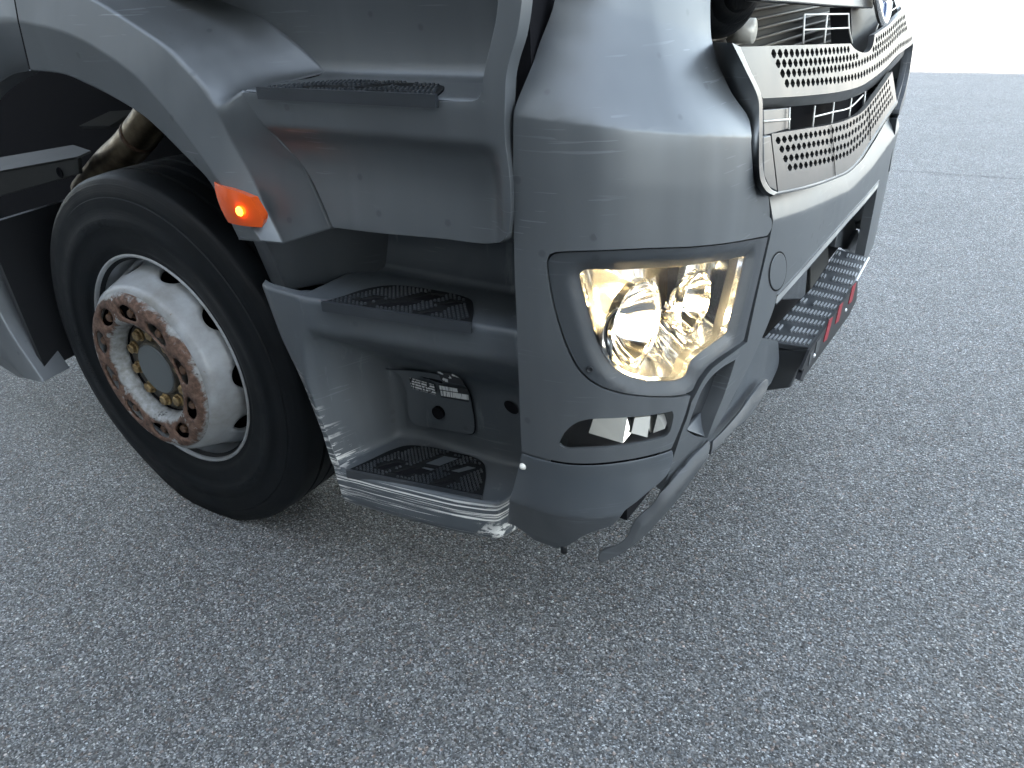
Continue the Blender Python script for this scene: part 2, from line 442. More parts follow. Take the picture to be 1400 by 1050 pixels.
brass = mat('zinc plated bolt', (.42, .30, .14), .4, .7); t = NT(brass)
t.set('Base Color', t.ramp(t.noise(t.obj(), 60, 4, .6), [(.35, (.16, .10, .05)), (.6, (.46, .33, .16))])); M['brass'] = brass
t = NT(M['rubber']); o = t.obj(); n1 = t.noise(o, 9, 6, .6); se = t.sep(o)
rr = t.math('SQRT', t.math('ADD', t.math('MULTIPLY', se[0], se[0]), t.math('MULTIPLY', se[1], se[1])))
t.set('Base Color', t.mix(t.mr(n1, .35, .7, .0, .5), (.004, .005, .006), (.012, .015, .018)))
t.set('Roughness', t.mr(n1, .3, .7, .42, .62))
ring_w = t.n.new('ShaderNodeTexWave'); ring_w.wave_type = 'RINGS'; ring_w.rings_direction = 'Z'; ring_w.inputs['Scale'].default_value = 55
t.l.new(o, ring_w.inputs['Vector'])
t.bump(t.math('ADD', t.math('MULTIPLY', ring_w.outputs['Fac'], .3), t.noise(o, 300, 3, .6)), .0006, .45)

def weld(o):
    b = bmesh.new(); b.from_mesh(o.data); bmesh.ops.remove_doubles(b, verts=b.verts, dist=2e-5); b.to_mesh(o.data); b.free()
    o.data.polygons.foreach_set('use_smooth', [True]*len(o.data.polygons))
def wheel_part(name, mb, mt, parent, **k):
    o = mb.build(name, mt, None, **k)
    o.parent = parent
    return o
wheel = empty('wheel'); wheel.parent = truck; wheel.matrix_local = Matrix.Translation(-_off) @ MW
# tyre: sidewall with ribs, shoulder, four tread grooves, flat where it stands on the ground
TP = [(.283, -.012), (.292, -.001), (.303, .004), (.312, .004), (.318, .010), (.330, .014), (.352, .018), (.372, .021), (.374, .0225), (.400, .0235), (.402, .0215),
      (.425, .0205), (.446, .0185), (.448, .0155), (.462, .0145), (.464, .0125), (.476, .0115), (.478, .0090), (.486, .0060), (.4925, -.002), (.4965, -.010)]
z = -.014
for gz in (-.060, -.108, -.156, -.204):
    TP += [(.4995, gz+.008), (.4995, gz+.0055), (.488, gz+.003), (.488, gz-.003), (.4995, gz-.0055)]
TP += [(.4965, -.258), (.488, -.272), (.46, -.280), (.40, -.286), (.33, -.276), (.29, -.262), (.283, -.25)]
tb = MB().lathe(TP, 160)
ty = wheel_part('tyre', tb, M['rubber'], wheel, sharp=50)
inv = MW.inverted()
for v in ty.data.vertices:
    p = MW @ v.co
    dz = p.z
    if p.z < .10:
        k = (.10-max(p.z, 0))/.10; p -= wn_*(-.010*k*k) if v.co.z > -.1 else wn_*(.010*k*k)
    if p.z < .003: p.z = .003
    v.co = inv @ p
# lettering blocks in the sidewall are shallow raised bars
for a0, n, hh in ((R(118), 5, .020), (R(-38), 6, .022), (R(200), 6, .02)):
    lb = MB()
    for k in range(n):
        a = a0-k*.075
        for q in range(3):
            aa = a-q*.016
            c = Vector((math.cos(aa)*.387, math.sin(aa)*.387, .0226))
            lb.box(c, (hh if q != 1 else hh*.55, .0035, .0016), Matrix.Rotation(aa, 3, 'Z'))
    tag(wheel_part('sidewall_lettering', lb, M['rubber'], wheel, smooth=False), kind='stuff')
# steel disc wheel
rp = [(.286, -.03), (.296, -.012), (.3005, -.003), (.3015, .003), (.2995, .0065), (.2955, .0070), (.2925, .004), (.2905, -.004), (.287, -.022), (.282, -.060), (.278, -.092), (.274, -.108), (.266, -.112)]
rim = wheel_part('rim', MB().lathe(rp, 128), M['rim'], wheel, sharp=60)
dp = np.array([(.279, -.092), (.276, -.076), (.269, -.058), (.260, -.037), (.250, -.014), (.241, .010), (.234, .032), (.2285, .048), (.220, .055), (.205, .056)])
dl = np.concatenate([[0], np.cumsum(np.linalg.norm(np.diff(dp, axis=0), axis=1))])
def discfn(a, b):
    th = (a-.045)/.25; r = np.interp(b, dl, dp[:, 0]); zz = np.interp(b, dl, dp[:, 1])
    return np.c_[r*np.cos(th), r*np.sin(th), zz]
W2 = 2*math.pi*.25; hs = []
for k in range(10):
    c = (k+2/36+.0)*W2/10; c = c if c < W2-.04 else c; a = np.linspace(0, 2*math.pi, 28, endpoint=False)
    hs.append(np.c_[c+.045+.037*np.cos(a)*(1-.14*np.sin(a)), .068+.029*np.sin(a)])
n_ = 160; box = np.vstack([np.c_[np.linspace(0, W2, n_), np.zeros(n_)], np.c_[np.full(12, W2), np.linspace(0, dl[-1], 14)[1:-1]], np.c_[np.linspace(W2, 0, n_), np.full(n_, dl[-1])], np.c_[np.zeros(12), np.linspace(dl[-1], 0, 14)[1:-1]]])
v, f = patch_geo(box, hs, discfn, .011, 0)
dm = MB().add(v, f); disc = wheel_part('wheel_disc', dm, M['rim'], wheel); weld(disc)
m_ = disc.modifiers.new('t', 'SOLIDIFY'); m_.thickness = .012; m_.offset = 0
# nut guard ring with ten oval windows
rg = np.array([(.133, .032), (.1345, .044), (.138, .058), (.1425, .067), (.149, .072), (.158, .0735), (.198, .0735), (.208, .070), (.2145, .062), (.2155, .046)])
gl_ = np.concatenate([[0], np.cumsum(np.linalg.norm(np.diff(rg, axis=0), axis=1))])
def ringfn(a, b):
    th = a/.1675+R(16-18); r = np.interp(b, gl_, rg[:, 0]); zz = np.interp(b, gl_, rg[:, 1]); return np.c_[r*np.cos(th), r*np.sin(th), zz]
W3 = 2*math.pi*.1675; hs = []; bm0 = np.interp(.174, rg[:, 0], gl_)
for k in range(10):
    c = (k+.5)*W3/10; a = np.linspace(0, 2*math.pi, 24, endpoint=False); hs.append(np.c_[c+.036*np.cos(a)*(1-.1*np.sin(a)), bm0+.0215*np.sin(a)])
L3 = gl_[-1]
box = np.vstack([np.c_[np.linspace(0, W3, 140), np.zeros(140)], np.c_[np.full(12, W3), np.linspace(0, L3, 14)[1:-1]], np.c_[np.linspace(W3, 0, 140), np.full(140, L3)], np.c_[np.zeros(12), np.linspace(L3, 0, 14)[1:-1]]])
v, f = patch_geo(box, hs, ringfn, .009, 0)
ring = wheel_part('nut_guard_ring', MB().add(v, f), M['ring'], wheel); weld(ring)
m_ = ring.modifiers.new('t', 'SOLIDIFY'); m_.thickness = .006; m_.offset = -1
def hexnut(r, h, rw):
    b = MB(); a = [math.pi/3*k for k in range(6)]
    lo = [(r*math.cos(q), r*math.sin(q), 0) for q in a]; hi = [(r*math.cos(q), r*math.sin(q), h*.85) for q in a]; tp = [(r*.82*math.cos(q), r*.82*math.sin(q), h) for q in a]
    b.add(lo+hi+tp, [(i, (i+1) % 6, (i+1) % 6+6, i+6) for i in range(6)]+[(i+6, (i+1) % 6+6, (i+1) % 6+12, i+12) for i in range(6)]+[tuple(range(12, 18))])
    b.lathe([(rw, 0), (rw, .004), (r*.9, .006)], 20)
    return b
nut0 = hexnut(.0200, .022, .0235); nut0.lathe([(.011, .018), (.011, .030), (.009, .033), (0.0001, .033)], 16)
nm = None
for k in range(10):
    a = R(16)+k*2*math.pi/10+.03*math.sin(k*3)
    if nm is None: o = wheel_part('wheel_nut', nut0, M['rust'], wheel, smooth=False); nm = o.data
    else: o = link(bpy.data.objects.new('wheel_nut', nm)); o.parent = wheel
    o.location = (.170*math.cos(a), .170*math.sin(a), .042); o.rotation_euler = (0, 0, k*.7)
# flange under the ring and the hub with its bolt circle
wheel_part('wheel_flange', MB().lathe([(.222, .040), (.15, .0405), (.128, .030), (.126, -.01)], 64), M['void'], wheel)
hubm = mat('greasy hub', (.06, .055, .045), .5); t = NT(hubm)
t.set('Base Color', t.ramp(t.noise(t.obj(), 30, 5, .6), [(.35, (.022, .02, .018)), (.65, (.11, .095, .07))])); 
wheel_part('hub', MB().lathe([(.142, .020), (.132, .024), (.120, .026), (.118, .030), (.078, .032), (.076, .040), (.073, .043), (.0001, .0435)], 64), hubm, wheel, sharp=40)
capm = mat('grey hub cap', (.13, .145, .15), .45)
wheel_part('hub_cap', MB().lathe([(.069, .0435), (.067, .0465), (.060, .0475), (.0001, .0475)], 48), capm, wheel, sharp=40)
bolt = hexnut(.0150, .016, .018); bmh = None
for k in range(10):
    a = k*2*math.pi/10+.2
    if bmh is None: o = wheel_part('hub_bolt', bolt, M['brass'], wheel, smooth=False); bmh = o.data
    else: o = link(bpy.data.objects.new('hub_bolt', bmh)); o.parent = wheel
    o.location = (.0985*math.cos(a), .0985*math.sin(a), .031); o.rotation_euler = (0, 0, k*.9)
wheel_part('brake_drum', MB().lathe([(.262, -.26), (.262, -.14), (.20, -.13), (.12, -.12), (.0001, -.12)], 48), M['void'], wheel)

# ---------------------------------------------------------------- wheel arch fender
def rows_from(stations, ys, n):
    """stations: per row a list of photo points, ys: depth of each point"""
    rows = []
    for pts, y in zip(stations, ys):
        P = onY(pts, y); 
        t = np.linspace(0, 1, len(P)); rows.append(P)
    return rows
def resample(P, n):                            # keeps station matching: uniform in station index
    P = np.asarray(P); k = len(P); out = []
    Q = np.vstack([2*P[0]-P[1], P, 2*P[-1]-P[-2]])
    for u in np.linspace(0, k-1, n):
        i = min(int(u), k-2); t = u-i; p0, p1, p2, p3 = Q[i:i+4]
        out.append(.5*((2*p1)+(-p0+p2)*t+(2*p0-5*p1+4*p2-p3)*t*t+(-p0+3*p1-3*p2+p3)*t**3))
    return np.array(out)
def cross_smooth(rows, n):                     # Catmull-Rom across the rows
    rows = np.asarray(rows); return np.stack([resample(rows[:, j], n) for j in range(rows.shape[1])], 1)
Epx = [(42, 96), (86, 101), (120, 115), (154, 132), (192, 155), (219, 178), (240, 199), (250, 209), (262, 221), (286, 247), (305, 282), (326, 325)]
C1px = [(26, 29), (69, 38), (105, 51), (140, 71), (182, 101), (215, 136), (243, 170), (256, 188), (271, 208), (300, 250), (327, 288), (356, 328)]
C2px = [(12, -52), (70, -28), (127, 0), (171, 27), (222, 62), (250, 90), (274, 117), (286, 136), (299, 156), (316, 190), (343, 240), (386, 331)]
C3px = [(140, -150), (205, -90), (255, -42), (307, 0), (362, 27), (408, 63), (446, 97), (388, 112), (329, 123), (360, 171), (413, 223), (452, 310)]
C3y = [.20, .20, .20, .20, .20, .20, .20, .11, .014, .016, .052, .048]
N = 90
E_ = onY(Epx, 0.0); C1 = onY(C1px, -.014); C2 = onY(C2px, .022); C3 = onY(C3px, C3y)
Ein = E_+np.array([0, .012, .004]); Ein2 = E_+np.array([0, .10, .012])
E0 = E_+(C1-E_)*.04
M1 = C1+(C2-C1)*.05; M0 = C1-(C1-E_)*.05
kf = np.array([1, 1, 1, 1, 1, 1, .9, .6, .1, 0, 0, 0.])
mid = C2+(C3-C2)*.35; mid[:, 1] = C2[:, 1]+(C3[:, 1]-C2[:, 1])*(.35+.12*kf)
mid2 = C2+(C3-C2)*.72; mid2[:, 1] = C2[:, 1]+(C3[:, 1]-C2[:, 1])*(.72+.10*kf)
C2a = C2-(C2-C1)*.06; C2b = C2+(mid-C2)*.12
C3a = C3-(C3-mid2)*.12; C3b = C3+np.array([.003, .014, -.002])
lin = lambda P, n: np.stack([np.interp(np.linspace(0, len(P)-1, n), np.arange(len(P)), P[:, c]) for c in range(3)], 1)
rows = [resample(r, N) for r in (Ein2, Ein, E_, E0, M0, C1, M1, C1+(C2-C1)*.5, C2a, C2, C2b, mid, mid2)]+[lin(r, N) for r in (C3a, C3, C3b)]
loft('front_fender', rows, M['paint'], truck)
# bottom closing face of the fender
bot = [r[-1] for r in rows[1:]]
bc = [p+np.array([-.015, .03, .0]) for p in bot]
loft('fender_foot', [bot, [p+np.array([0, 0, -.004]) for p in bot], [p+np.array([-.01, .05, .003]) for p in bot]], M['paint'], truck)
# rear part of the arch, left of the seam, down to the mud guard foot
Er = [(40, 97), (20, 101), (0, 112), (-40, 140), (-75, 190), (-85, 260), (-60, 320), (-22, 390), (12, 455), (58, 523)]
Cr = [(24, 29), (10, 27), (-10, 30), (-60, 50), (-110, 110), (-125, 200), (-105, 300), (-70, 385), (-38, 445), (34, 517)]
Dr = [(10, -52), (-20, -50), (-50, -45), (-110, -10), (-170, 80), (-180, 200), (-150, 320), (-110, 400), (-75, 450), (26, 516)]
Ee = onY(Er, 0.0); Ce = onY(Cr, -.014); De = onY(Dr, .03)
rws = [resample(r, 70) for r in (Ee+np.array([0, .09, .01]), Ee+np.array([0, .008, .002]), Ee, Ce-(Ce-Ee)*.08, Ce, Ce+(De-Ce)*.08, De)]
loft('rear_fender', rws, M['paint'], truck, flip=True)
# side marker lamp
lo = outline(onY([(287, 250), (325, 260), (344, 270), (357, 300), (355, 312), (313, 304)], -.02)[:, [0, 2]], [1, 0, 1, 0, 1, 1], .006)
def lampfn(a, b):
    c = lo.mean(0); r = np.hypot((a-c[0])/.055, (b-c[1])/.05); return np.c_[a, -.030+.010*r**2, b]
sm = patch('side_marker_lamp', lo, [], lampfn, M['orange'], truck, res=.008, thick=.022, bevel=.004, seg=3)
glow = mat('lit amber bulb', (1, .5, .05), .3); b_ = glow.node_tree.nodes['Principled BSDF']
b_.inputs['Emission Color'].default_value = (1, .42, .03, 1); b_.inputs['Emission Strength'].default_value = 1.3
c = onY([(327, 289)], -.0325)[0]
mk = MB(); mk.lathe([(.0095, -.001), (.008, .002), (.0045, .0035), (.0001, .004)], 20, Matrix.Translation(c) @ Matrix.Rotation(R(90), 4, 'X'))
o = mk.build('lamp_glow', glow, None); o.parent = sm

# ---------------------------------------------------------------- upper step panel (third step)
ZL3, ZL2, ZL1 = 1.193, .801, .40
def prof_panel(zv, xv):
    """depth of the panel below the third step: lip band, undercut, lower flat"""
    zs = [.93, .955, .985, 1.035, 1.065, 1.085, 1.105, 1.127, 1.131, 1.180, 1.188, 1.30]
    ys = [.036, .034, .037, .043, .044, .040, .030, .007, .005, .001, .002, .004]
    zz = np.linspace(.93, 1.30, 400); yy = np.interp(zz, zs, ys)
    k = np.hanning(7); k /= k.sum(); yy = np.convolve(np.pad(yy, 3, mode='edge'), k, 'valid')
    y = np.interp(zv, zz, yy)
    w = 1-sstep(-.335, -.285, xv)
    return .006+(y-.006)*w+.0
def panelfn(a, b):
    y = prof_panel(b, a)
    # the door pillar sweeps inward above the step
    y = y+.012*sstep(1.20, 1.42, b)
    return np.c_[a, y, b]
pp = [(331, 126, 1), (500, 133), (640, 138), (652, 136), (658, 127), (660, 110), (664, 88), (672, 55), (679, 20), (682, -30, 1), (716, -30, 1), (712, 15), (706, 50), (697, 80), (692, 104), (691, 125), (690, 170), (691, 195),
      (695, 225), (698, 260), (697, 305), (693, 322), (684, 331), (670, 333), (600, 326), (520, 319), (455, 311, 1), (444, 285), (428, 250), (411, 222), (388, 198), (362, 173), (345, 150)]
P3 = onY(pp, .012)
for _ in range(4): P3 = onY(pp, panelfn(P3[:, 0], P3[:, 2])[:, 1])
po = outline(P3[:, [0, 2]], flags(pp), .010)
xp_ = np.arange(-.80, -.27, .008)
spanel = patch('step_panel', po, [], panelfn, M['paint'], truck, res=.0085, thick=.028, bevel=.004, seg=3, lines=[np.c_[xp_, np.full_like(xp_, z_)] for z_ in (1.104, 1.1255, 1.1325)])
# ledge and recess wall of the third step
lx0, lx1 = -.93, -.315
def sub(o, parent):
    o.parent = parent; return o
zl = lambda x: ZL3
xw = lambda x: -1.12+(x+.83)/(lx1+.83)*(lx1+1.12)
tr_l = [[(x, .003, ZL3-.004), (x, .006, ZL3-.0008), (x, .012, ZL3), (x, .06, ZL3), (x, .16, ZL3), (x, .186, ZL3+.002), (x, .197, ZL3+.010), (xw(x), .203, ZL3+.03), (xw(x), .206, 1.26), (xw(x), .200, 1.31), (xw(x), .186, 1.37), (xw(x), .165, 1.45), (xw(x), .15, 1.60)] for x in np.linspace(-.83, lx1, 40)]
sub(loft('recess_wall', tr_l, M['paint'], None, flip=True), spanel)

# ---------------------------------------------------------------- step treads
def tread(name, px, fl, z, parent, lip=.018, holes=(), P=None):
    P = onZ(px, z)[:, :2] if P is None else P; ol = outline(P, fl, .008)
    hh = []
    F0, F1 = P[0], P[-1]; ex = (F1-F0)/np.linalg.norm(F1-F0); ey = np.array([-ex[1], ex[0]]); L = np.linalg.norm(F1-F0)
    loc = lambda q: (q-F0) @ np.c_[ex, ey]
    glo = lambda a, b: F0+ex*a+ey*b
    depth = loc(ol)[:, 1].max()
    for (a0, b0, a1, b1, sk) in holes:
        q = np.array([glo(a0*L, b0*depth), glo(a1*L, b0*depth), glo((a1+sk)*L, b1*depth), glo((a0+sk)*L, b1*depth)])
        hh.append(outline(q, [1, 1, 1, 1], .008))
    base = patch(name, ol, hh, lambda a, b: np.c_[a, b, np.full_like(a, z)], M['treadbase'], None, res=.015, thick=.010, bevel=.0012)
    sub(base, parent)
    hole_shade = patch('tread_hole_shade', ol, [], lambda a, b: np.c_[a, b, np.full_like(a, z-.0032)], M['void'], None, res=.05, thick=0, bevel=0); sub(hole_shade, parent)  # black sheet below the openings, paints the dark inside them
    st = MB(); pitch = .0092; row = 0; ib = loc(ol)
    yb = .012
    while yb < depth-.006:
        xa = .010+(pitch/2 if row % 2 else 0)
        while xa < L-.006:
            p = glo(xa, yb)
            sh = (xa-yb*.75) % .105
            ok = sh < .082
            c = np.array([p]); q4 = np.array([glo(xa+dx, yb+dy) for dx in (-.006, .006) for dy in (-.006, .006)])
            if ok and inside(ol, q4).all() and not any(inside(h, q4).any() for h in hh):
                w, h = .0031, .0024; zt = z+.0036
                v = [glo(xa+sx*w, yb+sy*h) for sx, sy in ((-1, -1), (1, -1), (1, 1), (-1, 1))]; t_ = [glo(xa+sx*w*.6, yb+sy*h*.6) for sx, sy in ((-1, -1), (1, -1), (1, 1), (-1, 1))]
                st.add([(*i, z-.0005) for i in v]+[(*i, zt) for i in t_], [(0, 1, 5, 4), (1, 2, 6, 5), (2, 3, 7, 6), (3, 0, 4, 7), (4, 5, 6, 7)])
            xa += pitch
        yb += .0072; row += 1
    o = st.build('grip_studs', M['tread'], None, smooth=False); sub(o, parent); tag(o, kind='stuff')
    # front lip that folds over the edge of the ledge
    lp = MB(); n = 40
    for k in range(n):
        a0, a1 = L*k/n, L*(k+1)/n
        A, B = glo(a0, -.003), glo(a1, -.003)
        q = [(*A, z+.002), (*B, z+.002), (*B, z-lip), (*A, z-lip)]
        lp.quadprism(q, (ey[0]*.007, ey[1]*.007, 0))
    sub(lp.build('tread_lip', M['tread'], None, smooth=False, bevel=0), parent); o = C.objects[-1]
    sc = MB()
    for a, b in ((.06, .16), (.94, .18)):
        p = glo(a*L, b*depth); sc.lathe([(.0001, .003), (.006, .003), (.0085, .0005)], 16, Matrix.Translation((p[0], p[1], z)))
    return base
T2 = [(440, 413, 1), (468, 405), (495, 396), (521, 391), (545, 390), (591, 396), (630, 404), (644, 410), (647, 419), (644, 443, 1)]
f2 = flags(T2)
H2 = [(.30, .15, .42, .38, .09), (.46, .55, .58, .85, .09), (.40, .25, .50, .48, .08), (.62, .10, .69, .28, .08), (.66, .48, .74, .70, .10), (.16, .20, .24, .46, .10)]
Pt = onZ(T2, ZL2+.0045)[:, :2]; a0, a1 = Pt[0], Pt[-1]
ex_ = (a1-a0)/np.linalg.norm(a1-a0); ey_ = np.array([-ex_[1], ex_[0]]); L2 = np.linalg.norm(a1-a0)
q0, q1 = onY([(353, 128), (597, 142)], -.003)[:, 0]
Pl = (Pt-a0) @ np.c_[ex_, ey_]; Pl[:, 0] *= (q1-q0)/L2
tread('step_tread', None, f2, ZL3+.003, spanel, holes=H2, P=np.c_[q0+Pl[:, 0], -.003+Pl[:, 1]])

# ---------------------------------------------------------------- lower step housing
hm = M['house']; t = NT(hm); o = t.obj(); geo = t.sep(o)
# white scrape marks: long streaks low on the outer face and at the wheel side edge
zr = t.math('MULTIPLY', t.mr(geo[2], .31, .335), t.mr(geo[2], .415, .385))
st1 = t.noise(t.mapping(o, (1.6, 1.5, 200)), 1, 4, .65, .35); st2 = t.noise(t.mapping(o, (9, 9, 9)), 1, 3, .6)
m1 = t.math('MULTIPLY', t.mr(st1, .56, .572), t.mr(st2, .30, .42))
m1 = t.math('MULTIPLY', m1, zr)
sl = t.math('ADD', geo[0], t.math('MULTIPLY', geo[2], .305))      # distance to the slanted wheel side edge
er = t.math('MULTIPLY', t.mr(sl, -.620, -.648), t.mr(geo[2], .66, .58))
st3 = t.noise(t.mapping(o, (9, 9, 130), (3, 0, 0)), 1, 4, .65, .5)
m2 = t.math('MULTIPLY', t.math('MULTIPLY', t.mr(st3, .535, .555), er), t.mr(st2, .3, .45))
cr = t.math('MULTIPLY', t.mr(geo[0], -.435, -.405), t.mr(geo[2], .365, .33)); 
m3 = t.math('MULTIPLY', cr, t.mr(t.noise(t.mapping(o, (30, 30, 60)), 1, 5, .7), .50, .54))
scm = t.math('MINIMUM', t.math('ADD', t.math('ADD', m1, m2), m3), 1)
scuff = t.math('MULTIPLY', t.mr(t.noise(t.mapping(o, (30, 30, 5)), 1, 5, .7), .60, .72), .25)
old = t.b.inputs['Base Color'].links[0].from_socket
c1 = t.mix(scuff, old, (.30, .32, .34)); t.set('Base Color', t.mix(scm, c1, (.80, .79, .75)))
# key sections: tracks of corner points A..I (top of back wall ... folded bottom edge)
xs_l = lambda zv: np.interp(zv, [.29, .315, .454, .59, .685, .807], [-.750, -.756, -.797, -.833, -.876, -.907])
def yb2(x): return np.interp(x, [-.763, -.40, -.31], [.006, .048, .058])   # plan of the outer edge
def ybt(x): return np.interp(x, [-.756, -.569, -.412], [.004, .028, .052])
K = []
def sec(A, B, Cc, D, D2, E, F, G, H, I): K.append([A, B, Cc, D, D2, E, F, G, H, I])
x0 = xs_l
def flat(off, yy):   # section lying in the outer skin, shifted off from the wheel side edge
    z_ = [.812, .808, .806, .735, .69, .60, .42, .395, .315, .300]
    return [np.array([x0(q)+off, yy, q]) for q in z_]
s0 = flat(0, .018); s0[0] = s0[0]+[0, .010, 0]; s0[1] = s0[1]+[0, .006, 0]; s0[-1] = s0[-1]+[0, .03, 0]
K.append(s0)
s1 = flat(.03, .004); s1[0] = s1[0]+[0, .012, 0]; s1[1] = s1[1]+[0, .006, 0]; s1[-1] = s1[-1]+[0, .05, 0]; K.append(s1)
# at the rim of the recess
xr = -.800
s2 = [np.array(p) for p in [(-.800, .016, .808), (-.800, .010, .806), (-.800, .002, .804), (-.790, .001, .735), (-.800, .001, .69), (-.806, .001, .585), (-.783, .003, .42), (-.772, .003, .398), (-.760, .004, .315), (-.758, .05, .300)]]; K.append(s2)
s3 = [np.array(p) for p in [(-.786, .030, .806), (-.786, .020, .8045), (-.786, .002, .8035), (-.776, .002, .735), (-.790, .012, .69), (-.796, .020, .585), (-.774, .016, .404), (-.760, .004, .399), (-.748, .005, .315), (-.746, .05, .300)]]; K.append(s3)
K.append([np.array(p) for p in [(-.783, .203, .812), (-.783, .193, .8045), (-.784, .003, .803), (-.772, .002, .735), (-.784, .03, .69), (-.788, .048, .587), (-.766, .046, .403), (-.755, .005, .3995), (-.743, .005, .315), (-.741, .05, .300)]])
s4 = [np.array(p) for p in [(-.777, .210, 1.00), (-.776, .194, .803), (-.772, .004, .802), (-.757, .003, .735), (-.766, .06, .69), (-.768, .10, .59), (-.752, .092, .402), (-.742, .006, .40), (-.732, .006, .315), (-.730, .05, .300)]]; K.append(s4)
s5 = [np.array(p) for p in [(-.765, .212, 1.00), (-.762, .200, .802), (-.745, .010, .801), (-.728, .008, .733), (-.735, .10, .672), (-.742, .185, .60), (-.730, .182, .402), (-.715, .010, .40), (-.708, .010, .315), (-.705, .05, .300)]]; K.append(s5)
for x in (-.66, -.56, -.47):
    K.append([np.array(p) for p in [(x-.01, .214, 1.00), (x-.01, .203, .802), (x, yb2(x), .801), (x, yb2(x)+.002, .737), (x, .11, .672), (x, .196, .605), (x-.004, .199, .402), (x, ybt(x), .40), (x-.004, ybt(x)-.004, .315), (x-.004, ybt(x)+.04, .300)]])
for x, xg, yg in ((-.425, -.408, .060), (-.395, -.384, .070), (-.372, -.376, .098), (-.355, -.386, .135), (-.33, -.402, .180), (-.27, -.40, .235)):
    K.append([np.array(p) for p in [(x-.01, .214, 1.00), (x-.01, .207, .802), (x, yb2(x), .801), (x, yb2(x)+.002, .740), (x, .12, .675), (x, .200, .605), (min(x, -.36)-.004, max(.206, yg+.003), .402), (xg, yg, .40), (xg-.006, yg-.004, .315), (xg-.006, yg+.035, .300)]])
K = np.array(K)                                   # sections x corners x 3
nk = len(K)
def pchip_like(P, n):                              # linear with rounded joints
    u = np.linspace(0, len(P)-1, n); i = np.minimum(u.astype(int), len(P)-2); t = (u-i)[:, None]
    return P[i]*(1-t)+P[i+1]*t
dens = 10*(nk-1)+1
T = np.stack([pchip_like(K[:, j], dens) for j in range(K.shape[1])], 1)
ker = np.hanning(9); ker /= ker.sum()
Tp = np.concatenate([np.repeat(T[:1], 4, 0), T, np.repeat(T[-1:], 4, 0)])
T = np.stack([(Tp[k:k+9]*ker[:, None, None]).sum(0) for k in range(len(T))])
def fillet(Q, rad, n=5):
    out = [Q[0]]
    for i in range(1, len(Q)-1):
        a, b, c = Q[i-1], Q[i], Q[i+1]; la, lc = np.linalg.norm(a-b), np.linalg.norm(c-b); r = min(rad[i], .45*la, .45*lc)
        p, q = b+(a-b)/max(la, 1e-9)*r, b+(c-b)/max(lc, 1e-9)*r
        for t in np.linspace(0, 1, n): out.append(p*(1-t)**2+b*2*t*(1-t)+q*t*t)
        if lc > .02:
            nx = Q[i+1]; 
    out.append(Q[-1]); return np.array(out)
rad = [0, .022, .010, .014, .05, .035, .028, .009, .022, 0]
secs = np.array([fillet(q, rad) for q in T])
def refine(secs, mx=.02):
    """insert points on long spans so shading and texture stay even"""
    out = []
    for s_ in secs:
        r = [s_[0]]
        for a, b in zip(s_[:-1], s_[1:]): r.append(b)
        out.append(r)
    return np.array(out)
housing = loft('step_housing', secs, M['house'], truck, thick=.004, flip=True)
tread('step_tread', T2, f2, ZL2+.008, housing, holes=H2)
T1 = [(474, 643, 1), (505, 629), (535, 615), (556, 609), (580, 610), (617, 617), (648, 625), (660, 632), (664, 643), (659, 680, 1)]
tread('step_tread', T1, flags(T1), ZL1+.008, housing, holes=H2)
# service hatch with stickers on the recess wall, drain holes beside it
def wallfn(a, b): return np.c_[a, np.interp(a, [-.75, -.70, -.64, -.4], [.166, .176, .1875, .190])-.008*sstep(.57, .61, b), b]
hp = [(540, 497, 1), (552, 503), (562, 520), (566, 545), (567, 562), (573, 574), (586, 580), (620, 586), (645, 591), (651, 588), (652, 575), (649, 555), (645, 535), (638, 522), (625, 513), (600, 507, 1)]
Hh = onY(hp, .196)[:, [0, 2]]; ho = outline(Hh, flags(hp), .008)
cc = onY([(605, 560)], .196)[0][[0, 2]]; ang = np.linspace(0, 2*math.pi, 24, endpoint=False)
hatch = sub(patch('service_hatch', ho, [np.c_[cc[0]+.0155*np.cos(ang), cc[1]+.0155*np.sin(ang)]], lambda a, b: wallfn(a, b)-np.array([0, .0035, 0]), M['house'], None, res=.02, thick=.0032, bevel=.0012), housing)
sub(MB().lathe([(.0001, 0), (.0155, 0), (.0155, .006)], 24, Matrix.Translation((cc[0], .183, cc[1])) @ Matrix.Rotation(R(90), 4, 'X')).build('hatch_hole', M['void'], None), housing)
# black sheet behind the hatch, paints the shadow of its gap
c_ = ho.mean(0); big_ = c_+(ho-c_)*1.022
sub(patch('hatch_gap_shade', big_, [], lambda a, b: wallfn(a, b)-np.array([0, .0012, 0]), M['void'], None, res=.03, thick=0, bevel=0), housing)
for q, w in (((685, 520), .017), ((700, 556), .013)):
    p = onY([q], .198)[0]; mm = Matrix.Translation((p[0], .1975, p[2])) @ Matrix.Rotation(R(90), 4, 'X') @ Matrix.Rotation(R(-25), 4, 'Z') @ Matrix.Diagonal((1.25, .62 if w > .015 else .9, 1, 1))
    sub(MB().lathe([(.0001, .0015), (w, .0015), (w*1.12, .003)], 24, mm).build('drain_hole', M['void'], None), housing)
stk = mat('printed sticker', (.02, .02, .022), .35); t = NT(stk); o = t.obj(); g_ = t.sep(o)
rowm = t.math('GREATER_THAN', t.math('FRACT', t.math('MULTIPLY', g_[2], 150)), .38)
wrd = t.math('GREATER_THAN', t.noise(t.mapping(o, (170, 1, 75)), 1, 2, .5), .44)
t.set('Base Color', t.mix(t.math('MULTIPLY', rowm, wrd), (.02, .02, .022), (.72, .72, .70)))
stw = mat('white sticker', (.7, .7, .68), .4); t = NT(stw); o = t.obj(); g_ = t.sep(o)
